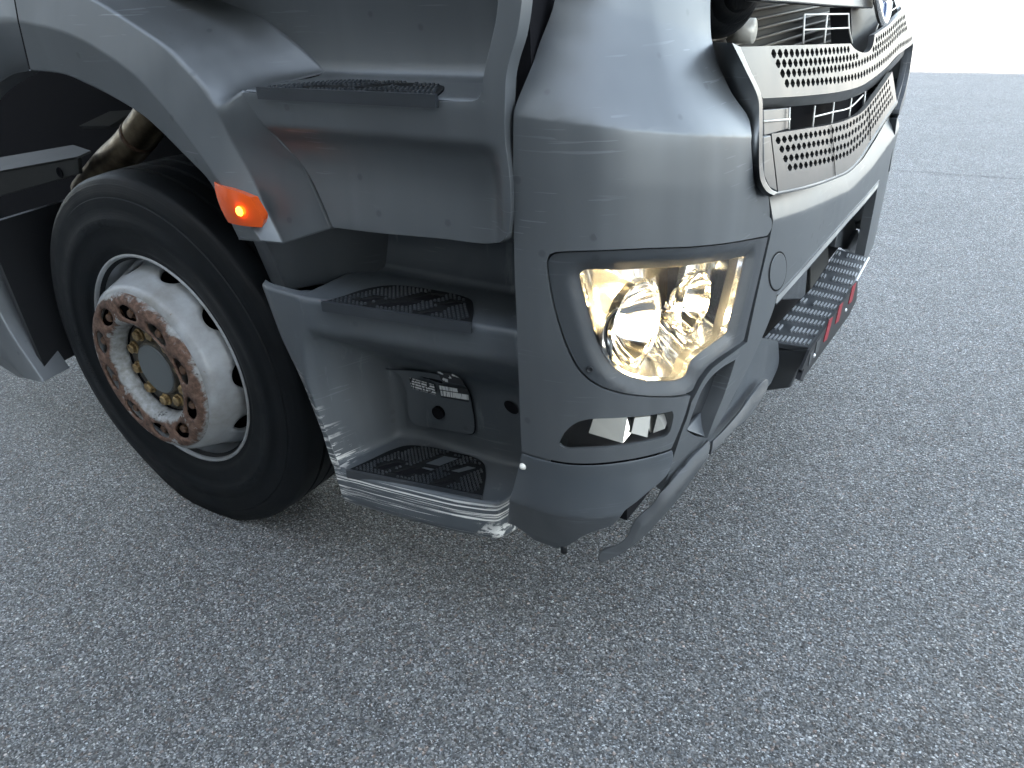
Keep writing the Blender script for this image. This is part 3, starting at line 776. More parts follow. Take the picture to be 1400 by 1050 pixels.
bar = t.math('GREATER_THAN', t.noise(t.mapping(o, (420, 1, 30)), 1, 1, .5), .58)
t.set('Base Color', t.mix(bar, (.74, .74, .72), (.25, .25, .25)))
pic = mat('pictogram sticker', (.02, .02, .02), .4); t = NT(pic); o = t.obj()
t.set('Base Color', t.mix(t.mr(t.noise(t.mapping(o, (60, 1, 80)), 1, 2, .4), .56, .575), (.016, .016, .018), (.72, .72, .7)))
def decal(name, px, m, dy=.0):
    P = onY(px, .176+dy); o = MB().quadprism([tuple(p) for p in P], (0, .0006, 0)).build(name, m, None, smooth=False); return sub(o, housing)
decal('sticker', [(559, 516), (593, 526), (596, 540), (563, 531)], stk)
decal('sticker', [(598, 508), (618, 511), (630, 518), (635, 527), (604, 521)], pic)
decal('sticker', [(599, 525), (640, 532), (641, 550), (603, 543)], M['black'])
decal('sticker', [(600, 527), (625, 531.5), (626, 536.5), (601, 532.5)], stw, -.0007)
decal('sticker', [(602, 534), (640, 540), (640.5, 547), (603, 541)], stw, -.0007)

# dark liner block between fender foot and housing
b = MB()
Q = [np.array(p) for p in [(-.985, .060, .925), (-.900, .030, .930), (-.700, .205, .955), (-.700, .40, .955), (-.985, .40, .955)]]
bo = [p+np.array([.02, .03, -.16]) for p in Q]
b.quadprism([tuple(p) for p in Q], (.012, .030, -.150))
b.build('arch_liner_foot', M['dark'], truck, smooth=False, bevel=.006)


# ---------------------------------------------------------------- bumper: plan curve swept round the corner
PL = np.array([(-.60, .045), (-.45, .030), (-.36, .021), (-.29, .020), (-.245, .021), (-.20, .030), (-.16, .049), (-.118, .083), (-.083, .125), (-.057, .168), (-.037, .236), (-.023, .32), (-.014, .44), (-.008, .60), (-.002, .90), (0, 1.20)])
PLf = np.vstack([PL, np.c_[PL[-2::-1, 0], 2*YC-PL[-2::-1, 1]]])
PLd = crspline(PLf, 900); _sl = np.concatenate([[0], np.cumsum(np.linalg.norm(np.diff(PLd, axis=0), axis=1))])
_tx = np.gradient(PLd[:, 0], _sl); _ty = np.gradient(PLd[:, 1], _sl); _tn = np.hypot(_tx, _ty)
def plan(s_, d=0):
    x = np.interp(s_, _sl, PLd[:, 0]); y = np.interp(s_, _sl, PLd[:, 1]); a = np.interp(s_, _sl, _ty/_tn); b_ = np.interp(s_, _sl, -_tx/_tn)
    return x+a*d, y+b_*d
def sdist(x, y):
    d2 = (PLd[None, :, 0]-np.asarray(x)[:, None])**2+(PLd[None, :, 1]-np.asarray(y)[:, None])**2
    i = d2.argmin(1); dx = np.asarray(x)-PLd[i, 0]; dy = np.asarray(y)-PLd[i, 1]
    return dx*(_ty/_tn)[i]-dy*(_tx/_tn)[i], _sl[i]+dx*(_tx/_tn)[i]+dy*(_ty/_tn)[i]
def Zero(s_, z): return np.zeros_like(np.asarray(z, float))
def onS(px, off=Zero, d=0.0):
    """first hit of each sight line with the swept surface; returns (arc length, height)"""
    out = []
    for dr in ray(px):
        ts = np.linspace(.55, 4.2, 500)
        def fval(tt):
            p = CAM+np.asarray(tt)[:, None]*dr; a, ss = sdist(p[:, 0], p[:, 1]); return a-off(ss, p[:, 2])-d, ss, p[:, 2]
        v, ss, zz = fval(ts)
        k = np.where((v[:-1] > 0) & (v[1:] <= 0))[0]
        if len(k) == 0: k = [int(np.abs(v).argmin())]
        a, b_ = ts[k[0]], ts[min(k[0]+1, len(ts)-1)]
        for _ in range(24):
            m_ = (a+b_)/2
            if fval([m_])[0][0] > 0: a = m_
            else: b_ = m_
        _, ss, zz = fval([b_]); out.append((ss[0], zz[0]))
    return np.array(out)
def Sfn(off=Zero, d=0.0):
    def f_(a, b): x, y = plan(a, off(a, b)+d); return np.c_[x, y, b]
    return f_
# shoulder crease of the corner panel
cz = onS([(706, 156), (766, 165), (817, 171), (886, 178), (954, 183), (1025, 186)])
def zcr(s_): return np.interp(s_, cz[:, 0], cz[:, 1])
_hz = np.linspace(-.5, .5, 1001)
_ho = np.interp(_hz, [-.5, -.25, -.08, -.02, 0, .022, .06, .105, .15, .21, .5], [-.002, .004, .004, .0015, 0, -.014, -.040, -.066, -.086, -.101, -.115])
kk = np.hanning(7); kk /= kk.sum(); _ho = np.convolve(np.pad(_ho, 3, mode='edge'), kk, 'valid')
def OffC(s_, z): return np.interp(np.asarray(z)-zcr(s_), _hz, _ho)
ul = np.arange(cz[0, 0]-.05, cz[-1, 0]+.03, .009)
cp = [(707, 450), (703, 345), (701.5, 250), (702, 160), (704, 147), (713, 124), (728, 88), (741, 50), (755, 14), (760, -14, 1), (973, -14, 1), (971, 15), (975, 62), (984, 92), (1002, 130), (1023, 160), (1027, 190), (1029, 225), (1031, 250), (1036, 275), (1044, 290), (1055, 301),
      (1055, 312), (1049, 322, 1), (1000, 331), (900, 338.5), (820, 342), (765, 344), (752, 347), (747, 356), (748, 375), (755, 415), (764, 447), (776, 480), (793, 509), (815, 527), (845, 538), (880, 543), (915, 544), (944, 541, 1),
      (938, 563), (930, 585), (918, 613, 1), (885, 623), (850, 629.5), (810, 633.5), (765, 631), (735, 624), (713, 617, 1), (710, 540)]
fogo = [(764, 607, 1), (770, 594), (783, 581), (800, 574), (850, 571), (885, 568), (919, 562, 1), (921, 568), (915, 592), (908, 598, 1), (880, 605), (840, 611), (800, 613.5), (772, 613)]
co = outline(onS(cp, OffC), flags(cp), .012); fo = outline(onS(fogo, OffC), flags(fogo), .008)
corner = patch('corner_panel', co, [fo], Sfn(OffC), M['paint'], truck, res=.0105, thick=.03, bevel=.0035, seg=3, lines=[np.c_[ul, zcr(ul)+h_] for h_ in (-.004, .001, .020, .0255)])
# lamp frame
fp = [(1050, 324, 1), (1000, 333), (900, 340.5), (820, 344), (767, 346), (755, 349), (750, 357), (751, 376), (758, 415), (767, 447), (779, 479), (795, 507), (817, 525), (846, 536), (880, 541), (915, 542), (940, 538), (948, 533), (955, 519), (967, 503), (980, 492), (1000, 478), (1017, 465, 1)]
lens_px = [(793, 376), (797, 370.5), (850, 369.5), (900, 367), (960, 361), (1020, 350.5, 1), (1008, 402), (994, 456, 1), (965, 477), (950, 489), (943, 498), (938, 513), (928, 519), (905, 521), (886, 521), (862, 515), (843, 505), (828, 489), (817, 467), (806, 430)]
# frame: raised outer rim that slopes down into the lens
fl_s = onS(fp); le_s = onS(lens_px, Zero, -.012)
fo_o = outline(fl_s, flags(fp), .009); le_o = outline(le_s, flags(lens_px), .009)
def poly_d(poly, a, b):
    P = np.c_[a, b]; d = np.full(len(P), 1e9); A = poly; B = np.roll(poly, -1, 0)
    for p, q in zip(A, B):
        e = q-p; t = np.clip(((P-p) @ e)/max(e @ e, 1e-12), 0, 1); d = np.minimum(d, np.linalg.norm(P-p-t[:, None]*e, axis=1))
    return d
def OffF(s_, z):
    d = poly_d(le_o, np.atleast_1d(s_), np.atleast_1d(z)); return -.014+.012*sstep(0, .022, d)+.002*sstep(.02, .05, d)
frame = patch('lamp_frame', fo_o, [le_o], Sfn(OffF), M['dark'], truck, res=.009, thick=.028, bevel=.003, seg=3)
fs = onS([(806, 505)], Zero, 0)[0]; px_, py_ = plan(fs[0]); nn = np.array(plan(fs[0], 1))-np.array(plan(fs[0]))
M4 = Matrix.Translation((px_+nn[0]*.0005, py_+nn[1]*.0005, fs[1])) @ Vector((nn[0], nn[1], 0)).to_track_quat('Z', 'Y').to_matrix().to_4x4()
sub(MB().lathe([(.0001, .0006), (.0035, .0006), (.0042, .0018), (.0055, .0018), (.006, 0)], 18, M4).build('screw', M['black'], None), frame)
# glass
glass = bpy.data.materials.new('clear lamp glass'); glass.use_nodes = True; g = glass.node_tree; g.nodes.clear()
go = g.nodes.new('ShaderNodeOutputMaterial'); gm = g.nodes.new('ShaderNodeMixShader'); gt = g.nodes.new('ShaderNodeBsdfTransparent'); gg = g.nodes.new('ShaderNodeBsdfGlossy'); gf = g.nodes.new('ShaderNodeFresnel')
gf.inputs[0].default_value = 1.5; gg.inputs['Roughness'].default_value = .02; gt.inputs[0].default_value = (.97, .975, .98, 1)
g.links.new(gf.outputs[0], gm.inputs[0]); g.links.new(gt.outputs[0], gm.inputs[1]); g.links.new(gg.outputs[0], gm.inputs[2]); g.links.new(gm.outputs[0], go.inputs[0])
lamp = empty('headlight'); lamp.parent = truck; lamp.location = -_off
def OffL(s_, z):
    d = poly_d(le_o, np.atleast_1d(s_), np.atleast_1d(z)); return -.013+.005*sstep(0, .03, d)
sub(patch('lens', le_o, [], Sfn(OffL), glass, None, res=.014, thick=0, bevel=0), lamp)
# bright inner edge of the lens moulding
ed = []
for k_ in (0.0, 1.0):
    x, y = plan(le_o[:, 0], -.015); c_ = le_o.mean(0); q = c_+(le_o-c_)*(1-.025*k_); x, y = plan(q[:, 0], -.0155-.008*k_); ed.append(np.c_[x, y, q[:, 1]])
sub(loft('lens_edge', ed, M['satin'], None, closed=True, flip=True), lamp)
# reflector bowl: walls run inwards and close at the back
inn = np.array([-.72, .66, 0.0]); inn /= np.linalg.norm(inn)
x, y = plan(le_o[:, 0], -.017); R0 = np.c_[x, y, le_o[:, 1]]; cen = R0.mean(0); bowl = []
for k_, sc_, dd in ((0, 1.0, 0), (1, .985, .02), (2, .95, .06), (3, .86, .10), (4, .6, .125), (5, .02, .13)):
    bowl.append(cen+(R0-cen)*sc_+inn*dd)
sub(loft('reflector_bowl', bowl, M['satin'], None, closed=True), lamp)
def lampring(px, d, r, dep, tilt, name):
    q = onS([px], Zero, d)[0]; x, y = plan(q[0], d); c = Vector((x, y, q[1]))
    ax = Vector((1, tilt, -.02)).normalized(); Mx = Matrix.Translation(c) @ ax.to_track_quat('Z', 'Y').to_matrix().to_4x4()
    pr = [(r*1.06, -.012), (r*1.06, .004), (r*1.02, .006), (r*.97, .002)]+[(r*.97*math.sqrt(u), -dep*(1-u)) for u in np.linspace(1, .02, 14)]
    o = sub(MB().lathe(pr, 40, Mx).build(name, M['chrome'], None, sharp=50), lamp)
    return c, Mx
em = mat('lit headlight bulb', (1, .9, .7), .3); eb = em.node_tree.nodes['Principled BSDF']; eb.inputs['Emission Color'].default_value = (1, .74, .38, 1); eb.inputs['Emission Strength'].default_value = 28
c1_, M1_ = lampring((868, 446), -.060, .078, .055, -.12, 'main_reflector')
c2_, M2_ = lampring((948, 414), -.050, .056, .045, -.10, 'second_reflector')
for Mx, rr_ in ((M1_, .015), (M2_, .010)):
    o = sub(MB().lathe([(.0001, .012), (rr_*.8, .009), (rr_, .0), (rr_, -.03), (rr_*.8, -.04)], 20, Mx).build('bulb', em, None), lamp)
# stepped bright fins around the reflectors
fn = MB()
for k_ in range(7):
    p = cen+inn*.045+np.array([-.075+.012*k_, -.03+.018*k_, -.062+.004*k_]); fn.box(p, (.035, .006, .028+.004*(k_ % 3)), Matrix.Rotation(R(-42), 3, 'Z') @ Matrix.Rotation(R(15*k_), 3, 'X'))
sub(fn.build('reflector_fins', M['chrome'], None, smooth=False), lamp)

# cornering lamp
cl = empty('cornering_lamp'); cl.parent = truck; cl.location = -_off
def deep(px, d): 
    q = onS(px, Zero, d); x, y = plan(q[:, 0], d); return np.c_[x, y, q[:, 1]]
x, y = plan(fo[:, 0], OffC(fo[:, 0], fo[:, 1])-.006); F0_ = np.c_[x, y, fo[:, 1]]; fc = F0_.mean(0); inn2 = np.array([-.5, .86, 0])
bw = [F0_, fc+(F0_-fc)*.985+inn2*.012, fc+(F0_-fc)*.93+inn2*.06, fc+(F0_-fc)*.5+inn2*.075, fc+(F0_-fc)*.02+inn2*.075]
lampdark = mat('smoked lamp body', (.10, .095, .09), .3, .2)
sub(loft('lamp_body', bw, lampdark, None, closed=True), cl)
sub(patch('lens', fo, [], Sfn(lambda a, b: OffC(a, b)-.007), glass, None, res=.014, thick=0, bevel=0), cl)
for q in ([(812, 571), (858, 570.5), (851.5, 606), (805, 592)], [(868, 571), (889.5, 569), (885, 598), (863, 592)], [(899, 568), (917, 563.5), (909, 586), (893, 592)]):
    P = np.array([deep([q[0]], -.026)[0], deep([q[1]], -.022)[0], deep([q[2]], -.010)[0], deep([q[3]], -.016)[0]])
    sub(MB().quadprism([tuple(p) for p in P], tuple(inn2*.004)).build('reflector_facet', M['cream'], None, smooth=False), cl)
q = [(857, 570), (868, 571), (863, 592), (851.5, 606)]; P = np.array([deep([q[0]], -.030)[0], deep([q[1]], -.034)[0], deep([q[2]], -.020)[0], deep([q[3]], -.012)[0]])
sub(MB().quadprism([tuple(p) for p in P], tuple(inn2*.004)).build('reflector_facet', M['chrome'], None, smooth=False), cl)
q = [(889.5, 569), (899, 568), (893, 592), (885, 598)]; P = np.array([deep([q[0]], -.030)[0], deep([q[1]], -.034)[0], deep([q[2]], -.020)[0], deep([q[3]], -.012)[0]])
sub(MB().quadprism([tuple(p) for p in P], tuple(inn2*.004)).build('reflector_facet', M['chrome'], None, smooth=False), cl)

# lower skirt of the corner, cracked along its front edge
zs0 = onS([(713, 618), (810, 634), (918, 614)])
def zsk(s_): return np.interp(s_, zs0[:, 0], zs0[:, 1])
def OffK(s_, z):
    h = zsk(s_)-np.asarray(z); return np.interp(h, [-.1, 0, .004, .012, .03, .117, .122, .25], [-.004, -.004, 0, .0, -.001, .004, .001, -.065])
sk = [(713, 619.5, 1), (735, 626.5), (765, 633.5), (810, 636), (850, 632), (885, 625.5), (919, 615, 1), (921, 626), (914, 647), (900, 662), (886, 673, 1), (871, 686), (853, 700), (845, 711), (838, 718, 1), (822, 724), (809, 728), (794, 735, 1), (784, 742), (775, 747), (762, 750, 1), (745, 744), (728, 737), (704, 719), (694, 716, 1), (696, 690), (700, 672)]
ks = onS(sk, OffK); ko = outline(ks, flags(sk), .009); uk = np.arange(ks[:, 0].min(), ks[:, 0].max(), .009)
skirt = patch('corner_skirt', ko, [], Sfn(OffK), M['skirt'], truck, res=.010, thick=.006, bevel=.0015, lines=[np.c_[uk, zsk(uk)-h_] for h_ in (.008, .114, .121)])
q = onS([(715.5, 637)], OffK)[0]; x, y = plan(q[0], .001)
sub(MB().lathe([(.0001, .007), (.003, .006), (.0055, .003), (.007, 0)], 20, Matrix.Translation((x, y, q[1])) @ Matrix.Rotation(R(90), 4, 'X')).build('rivet', M['cream'], None), skirt)
q = onS([(770, 753)], OffK)[0]; x, y = plan(q[0], OffK(q[0], q[1])-.004)
sub(MB().tube([(x, y, q[1]+.02), (x+.002, y-.002, q[1]-.004)], .007, 12).build('clip', M['black'], None), skirt)

# ---------------------------------------------------------------- centre bumper
SM = _sl[-1]                                   # full length of the plan curve
def mir(s_): return SM-s_
ck = onS([(1057, 302), (1100, 288), (1161, 261), (1190, 232), (1212, 201)])
def zck(s_): return np.interp(s_, np.r_[ck[:, 0], SM], np.r_[ck[:, 1], ck[-1, 1]+.02])
def OffM(s_, z):
    h = np.asarray(z)-zck(s_); return np.interp(h, [-.6, -.2, -.02, 0, .02, .15, .4], [-.02, -.006, .001, .0015, -.006, -.062, -.15])
topP = onS([(1051, 265), (1100, 255), (1139, 243), (1163, 232), (1180, 217), (1196, 192), (1210, 168), (1224, 142)], OffM)
lipP = onS([(1064, 402), (1095, 368), (1125, 334), (1160, 294), (1200, 249)], OffM)
nearP = onS([(1057, 302), (1053, 324), (1037, 395), (1021.5, 468)], OffM)
arcP = onS([(1004, 481), (985, 495), (970, 508), (959, 524), (951, 540), (946, 548)], OffM)
leftP = onS([(941, 567), (933, 588), (925, 612), (921, 625), (914, 648), (904, 671)], OffM)
crP = onS([(904, 671), (938, 634), (970, 601)], OffM)
rightP = onS([(986, 574), (1008, 532), (1023, 503), (1040, 466), (1055, 430)], OffM)
sf = lipP[-1, 0]; zf = lipP[-1, 1]
far = [(sf+.03, zf-.03), (sf+.05, zf-.12), (sf+.06, zf-.30)]
s_end = SM-.32
poly, fl = [], []
def addp(P, corner_first=False, corner_last=False):
    for i, p in enumerate(P): poly.append(tuple(p)); fl.append((i == 0 and corner_first) or (i == len(P)-1 and corner_last))
addp(topP[:1], True); addp(nearP, False, True); addp(arcP); addp(leftP[:-1]); addp(crP, True, True); addp(rightP); addp(lipP, True, True)
addp(far, False, True); addp([(s_end, zf-.32)], True); addp([(s_end, 1.0)], True)
addp([(SM-.50, topP[-1, 1]+.02)]); addp(topP[:0:-1])
bo_ = outline(np.array(poly), fl, .016)
ventpx = [(1006, 491, 1), (985, 504), (971, 517), (960, 533), (952, 552), (944, 574), (939, 589, 1), (953, 597), (967, 599, 1), (977, 572), (990, 540)]
ve = outline(onS(ventpx, OffM), flags(ventpx), .010)
um = np.arange(ck[0, 0], SM-.35, .012)
bumper = patch('bumper', bo_, [ve], Sfn(OffM), M['paint'], truck, res=.011, thick=.03, bevel=.003, seg=3, lines=[np.c_[um, zck(um)+h_] for h_ in (-.012, -.001, .004, .02)])
# recessed vent with mesh and ramp
vc = ve.mean(0); rows_v = []
for sc_, dd in ((1, -.004), (.99, -.03), (.93, -.055), (.4, -.058), (.02, -.058)):
    q = vc+(ve-vc)*sc_; x, y = plan(q[:, 0], OffM(q[:, 0], q[:, 1])+dd); rows_v.append(np.c_[x, y, q[:, 1]])
sub(loft('vent_recess', rows_v, M['dark'], None, closed=True, flip=False), bumper)
def deepM(px, d):
    q = onS(px, OffM, d); x, y = plan(q[:, 0], OffM(q[:, 0], q[:, 1])+d); return np.c_[x, y, q[:, 1]]
P = np.vstack([deepM([(940, 588), (966, 598)], -.004), deepM([(974, 556)], -.030), deepM([(970, 551)], -.036), deepM([(941, 580)], -.030)])
sub(MB().quadprism([tuple(p) for p in P], (-.004, .002, -.002)).build('vent_ramp', M['skirt'], None, bevel=.001), bumper)
ms = MB()
for i in range(4):
    for j in range(3):
        p = deepM([(957+i*6+j*3.2, 549-i*8.5+j*4)], -.050)[0]; ms.lathe([(.0055, 0), (.0072, .004), (.0055, .008)], 6, Matrix.Translation(p) @ Vector((.8, -.6, 0)).to_track_quat('Z', 'Y').to_matrix().to_4x4())
sub(ms.build('vent_mesh', M['black'], None, smooth=False), bumper)
gp = [(966, 606, 1), (988, 570), (1010, 528), (1022, 500), (1040, 462, 1), (1064, 466, 1), (1064, 500), (1054, 524, 1), (1012, 568), (975, 607, 1)]
sub(patch('opening_cheek', outline(onS(gp, OffM, -.012), flags(gp), .01), [], Sfn(OffM, -.012), M['skirt'], None, res=.02, thick=.01, bevel=.002), bumper)
# tow eye cover
cq = onS([(1063, 371)], OffM)[0]; an = np.linspace(0, 2*math.pi, 40, endpoint=False); cpx = [(1063+11.0*math.cos(a)*1+2.6*math.sin(a), 371-25*math.sin(a)) for a in an]
cs = onS(cpx, OffM); cg = cs.mean(0)+(cs-cs.mean(0))*1.10
sub(patch('cover_gap', cg, [], Sfn(OffM, .0006), M['void'], None, res=.03, thick=0, bevel=0), bumper)
sub(patch('tow_eye_cover', cs, [], Sfn(OffM, .0018), M['paint'], None, res=.012, thick=.0016, bevel=.0008), bumper)
# ribbed lip under the bumper face
u_ = np.linspace(lipP[0, 0]-.01, lipP[-1, 0]+.02, 60); zu = np.interp(u_, lipP[:, 0], lipP[:, 1])
pr = [(-.002, .004), (.002, .002), (.0025, -.001), (-.001, -.003), (.0015, -.006), (-.001, -.009), (.0015, -.012), (-.001, -.015), (.0015, -.018), (.001, -.022), (-.03, -.026)]
rl = []
for d_, dz_ in pr:
    x, y = plan(u_, d_+OffM(u_, zu)); rl.append(np.c_[x, y, zu+dz_])
sub(loft('ribbed_lip', rl, M['tread'], None, flip=True, sharp=30), bumper)
# lower lip: two blades, the near one torn loose at its tip
def OffBl(zt):
    def f_(s_, z):
        h = zt(s_)-np.asarray(z); return np.interp(h, [-.05, 0, .003, .016, .025, .10, .2], [-.004, -.002, 0, .008, .010, .006, -.012])
    return f_
bt = onS([(817, 764), (840, 746), (862, 722), (872, 706), (890, 690), (903, 674), (938, 636), (970, 601), (1010, 563), (1050, 520)])
zbt = lambda s_: np.interp(s_, bt[:, 0], bt[:, 1])
OB = OffBl(zbt)
b1 = [(903, 673, 1), (938, 635), (969, 601.5, 1), (971, 610), (967, 627, 1), (953, 647), (939, 667), (907, 706), (888, 727), (871, 742), (852, 756), (832, 766), (820, 769), (817, 765), (820, 757), (829, 751), (840, 746), (853, 738), (860, 728), (863, 719), (869, 709, 1), (876, 703), (889, 692, 1), (894, 686)]
lip1 = patch('lower_lip', outline(onS(b1, OB), flags(b1), .010), [], Sfn(OB), M['dark'], truck, res=.010, thick=.006, bevel=.0015)
tag(lip1, 'loose lower lip torn from the bumper corner'); tag(ring, 'rusty wheel nut ring with flaking white paint')
b2 = [(975, 603, 1), (1010, 565), (1046, 520), (1051, 520), (1051, 526), (1047, 537, 1), (1025, 570), (1000, 592), (972, 622, 1), (974, 612)]
patch('lower_lip', outline(onS(b2, OB), flags(b2), .010), [], Sfn(OB), M['dark'], truck, res=.010, thick=.006, bevel=.0015)

# ---------------------------------------------------------------- front step
ZS = .507
stp = [(1106, 475), (1040, 465.5), (1110, 393), (1145, 340.5), (1187, 351), (1157, 405)]
SP = onZ(stp, ZS)
fstep = MB().quadprism([tuple(p) for p in SP[::-1]], (0, 0, -.014)).build('front_step', M['dark'], truck, smooth=False, bevel=.002)
NFp, NBp, KBp, FBp, FFp, KFp = SP
rg_ = 0
for (A0, B0, A1, B1, n_) in ((NBp, NFp, KBp, KFp, 6), (KBp, KFp, FBp, FFp, 5)):
    for k_ in range(n_):
        t0 = (k_+.18)/n_; t1 = (k_+.62)/n_; rb = MB()
        for j in range(11):
            w0, w1 = (j+.30)/11.3+.02, (j+.66)/11.3+.02
            if (k_ % 3 == 1) and j in (2, 3): continue
            pt = lambda tt, ww: (A0+(A1-A0)*tt)*(1-ww)+(B0+(B1-B0)*tt)*ww
            q = [pt(t0, w0), pt(t0, w1), pt(t1, w1), pt(t1, w0)]
            rb.quadprism([tuple(p+np.array([0, 0, .0045])) for p in q], (0, 0, -.005))
        o = rb.build('grip_ridges', M['alu'], None, smooth=False); sub(o, fstep); o['kind'] = 'stuff'
# bright worn front edge
eg = MB()
for a, b_ in ((NFp, KFp), (KFp, FFp)):
    eg.tube([tuple(a+np.array([.002, 0, -.004])), tuple(b_+np.array([.002, 0, -.004]))], .0035, 8)
sub(eg.build('edge_trim', M['alu'], None), fstep)
# end cheek and plate below the step
ck_ = onY([(1024, 505), (1052, 478), (1106, 478), (1080, 531), (1047, 535)], NFp[1]-.005)
sub(MB().quadprism([tuple(p) for p in ck_], (0, .03, 0)).build('step_cheek', M['dark'], None, smooth=False, bevel=.006), fstep)
xq = NFp[0]+.012
pl = onX([(1107, 479), (1173, 384), (1171, 410), (1161, 431), (1097, 519), (1096, 506)], xq)
plate = sub(MB().quadprism([tuple(p) for p in pl], (-.006, 0, 0)).build('number_plate', M['black'], None, smooth=False), fstep)
for q in ([(1134, 437), (1139, 433), (1131, 464), (1126, 468)], [(1148, 418), (1153, 413), (1147, 439), (1142, 443)], [(1166, 391), (1171, 386), (1165, 412), (1160, 416)]):
    P = onX(q, xq+.0018); sub(MB().quadprism([tuple(p) for p in P], (-.0012, 0, 0)).build('plate_character', M['red'], None, smooth=False), fstep)
for q in ([(1117, 468), (1123, 461), (1119, 480), (1114, 484)], [(1108, 484), (1113, 478), (1109, 496), (1105, 501)]):
    P = onX(q, xq+.0018); sub(MB().quadprism([tuple(p) for p in P], (-.0012, 0, 0)).build('plate_character', M['tread'], None, smooth=False), fstep)
for q in ((1113, 486), (1156, 424)):
    p = onX([q], xq+.001)[0]; sub(MB().lathe([(.0001, .004), (.004, .003), (.006, 0)], 12, Matrix.Translation(p) @ Matrix.Rotation(R(90), 4, 'Y')).build('plate_screw', M['alu'], None), fstep)
P = onX([(1099, 505), (1094, 519), (1098, 521)], xq+.002); sub(MB().quadprism([tuple(p) for p in P], (-.012, 0, 0)).build('plate_holder', M['black'], None, smooth=False), fstep)
# brackets seen inside the opening
for q, x_, m_ in (([(1070, 410), (1071, 396), (1105, 361), (1101, 404), (1096, 409)], -.075, 'dark'), ([(1108, 402), (1108, 345), (1132, 322), (1134, 376)], -.13, 'beam'), ([(1142, 338), (1146, 318), (1168, 300), (1172, 312), (1158, 340)], -.10, 'dark'), ([(1158, 341), (1174, 314), (1176, 330), (1172, 350)], -.085, 'skirt')):
    P = onX(q, x_); MB().quadprism([tuple(p) for p in P], (-.02, 0, 0)).build('towing_bracket', M[m_], truck, smooth=False, bevel=.004)

# ---------------------------------------------------------------- radiator grille
fy = np.linspace(.05, 2*YC-.05, 300)
iy = (PLd[:, 1] > .05) & (PLd[:, 1] < 2*YC-.05)
def xfr(y): 
    y = np.asarray(y, float); yy = np.where(y > YC, 2*YC-y, y); yp = PL[8:, 1]; xp = PL[8:, 0]
    return np.interp(yy, yp, xp)
_fx = np.convolve(np.pad(xfr(fy), 20, mode='edge'), np.hanning(41)/np.hanning(41).sum(), 'valid')
def Gx(y, z, d=0.0): return np.interp(y, fy, _fx)+.012+(1.03-np.asarray(z))*.20+d
def onG(px, d=0.0):
    out = []
    dd = np.broadcast_to(np.asarray(d, float), (len(px),))
    for dr, d_ in zip(ray(px), dd):
        a, b_ = .6, 5.0
        for _ in range(50):
            m_ = (a+b_)/2; p = CAM+m_*dr
            if p[0] > Gx(p[1], p[2], d_): a = m_
            else: b_ = m_
        out.append(CAM+b_*dr)
    return np.array(out)
def Gfn(d=0.0): return lambda a, b: np.c_[Gx(a, b, d), a, b]
grille = empty('grille'); grille.parent = truck; grille.location = -_off
gm_ = M['grille']
def yz(px, d=0.0): return onG(px, d)[:, 1:]
def vane(name, top, bot, rows, starts, ends, pitch, hw, hh, top2=None):
    tz = bz = None
    T_, B_ = yz(top), yz(bot)
    pl_ = [tuple(p) for p in T_]+[tuple(p) for p in B_[::-1]]
    f_ = [len(q) > 2 for q in top]+[len(q) > 2 for q in bot[::-1]]
    ol = outline(np.array(pl_), f_, .018); hs = []
    tz = lambda y: np.interp(y, TT[:, 0], TT[:, 1]); bz = lambda y: np.interp(y, B_[:, 0], B_[:, 1])
    TT = yz(top2) if top2 else T_
    ys_ = [yz([p])[0] for p in starts]; ye_ = [yz([p])[0] for p in ends]
    # row lines parallel to the lower edge
    for k_, (a, e_) in enumerate(zip(ys_, ye_)):
        da, de = [(q[1]-bz(q[0]))/(tz(q[0])-bz(q[0])) for q in (a, e_)]; k0 = k_ % 2
        n_ = int((e_[0]-a[0])/pitch)
        for j in range(n_+1):
            y = a[0]+j*pitch; w = (y-a[0])/(e_[0]-a[0]); zc_ = bz(y)+(da*(1-w)+de*w)*(tz(y)-bz(y))
            sl = (bz(y+.01)-bz(y-.01))/.02
            h_ = np.array([(-hw*.55, hh*.75), (-hw, .0), (-hw*.55, -hh*.75), (-hw*.2, -hh), (hw*.2, -hh), (hw*.55, -hh*.75), (hw, 0), (hw*.55, hh*.75), (hw*.2, hh), (-hw*.2, hh)])
            q = np.c_[y+h_[:, 0], zc_+h_[:, 1]+sl*h_[:, 0]]
            if inside(ol, q).all() and poly_d(ol, q[:, 0], q[:, 1]).min() > .0008: hs.append(q)
    o = patch(name, ol, hs, Gfn(), gm_, None, res=.05, thick=.014, bevel=0)
    o.data.set_sharp_from_angle(angle=R(40)); return sub(o, grille)
upT = [(1012, 64, 1), (1062, 62.5), (1110, 61), (1163, 59.5, 1), (1167, 65), (1174, 70), (1182, 72), (1190, 68.5), (1194, 60), (1196, 47, 1), (1215, 34), (1233, 16), (1243, -2, 1)]
upT2 = [(1012, 64), (1062, 62.5), (1110, 61), (1163, 57), (1196, 47), (1215, 34), (1233, 16), (1243, -2)]
upB = [(1043, 134.5, 1), (1100, 131), (1150, 125), (1178, 117), (1195, 106), (1212, 92), (1230, 73), (1246, 50, 1)]
vane('upper_vane', upT, upB, 4, [(1058, 73.5), (1064, 87), (1070, 100.5), (1076, 114)], [(1237, 23), (1239, 31), (1240, 38), (1241, 44)], .0330, .0138, .0074, top2=upT2)
loT = [(1055, 183, 1), (1100, 176), (1135, 170.5), (1160, 163), (1180, 152), (1200, 127), (1220, 98, 1)]
loB = [(1064, 262, 1), (1105, 253), (1141, 241), (1161, 231), (1175, 216), (1190, 193), (1208, 164), (1226, 137, 1)]
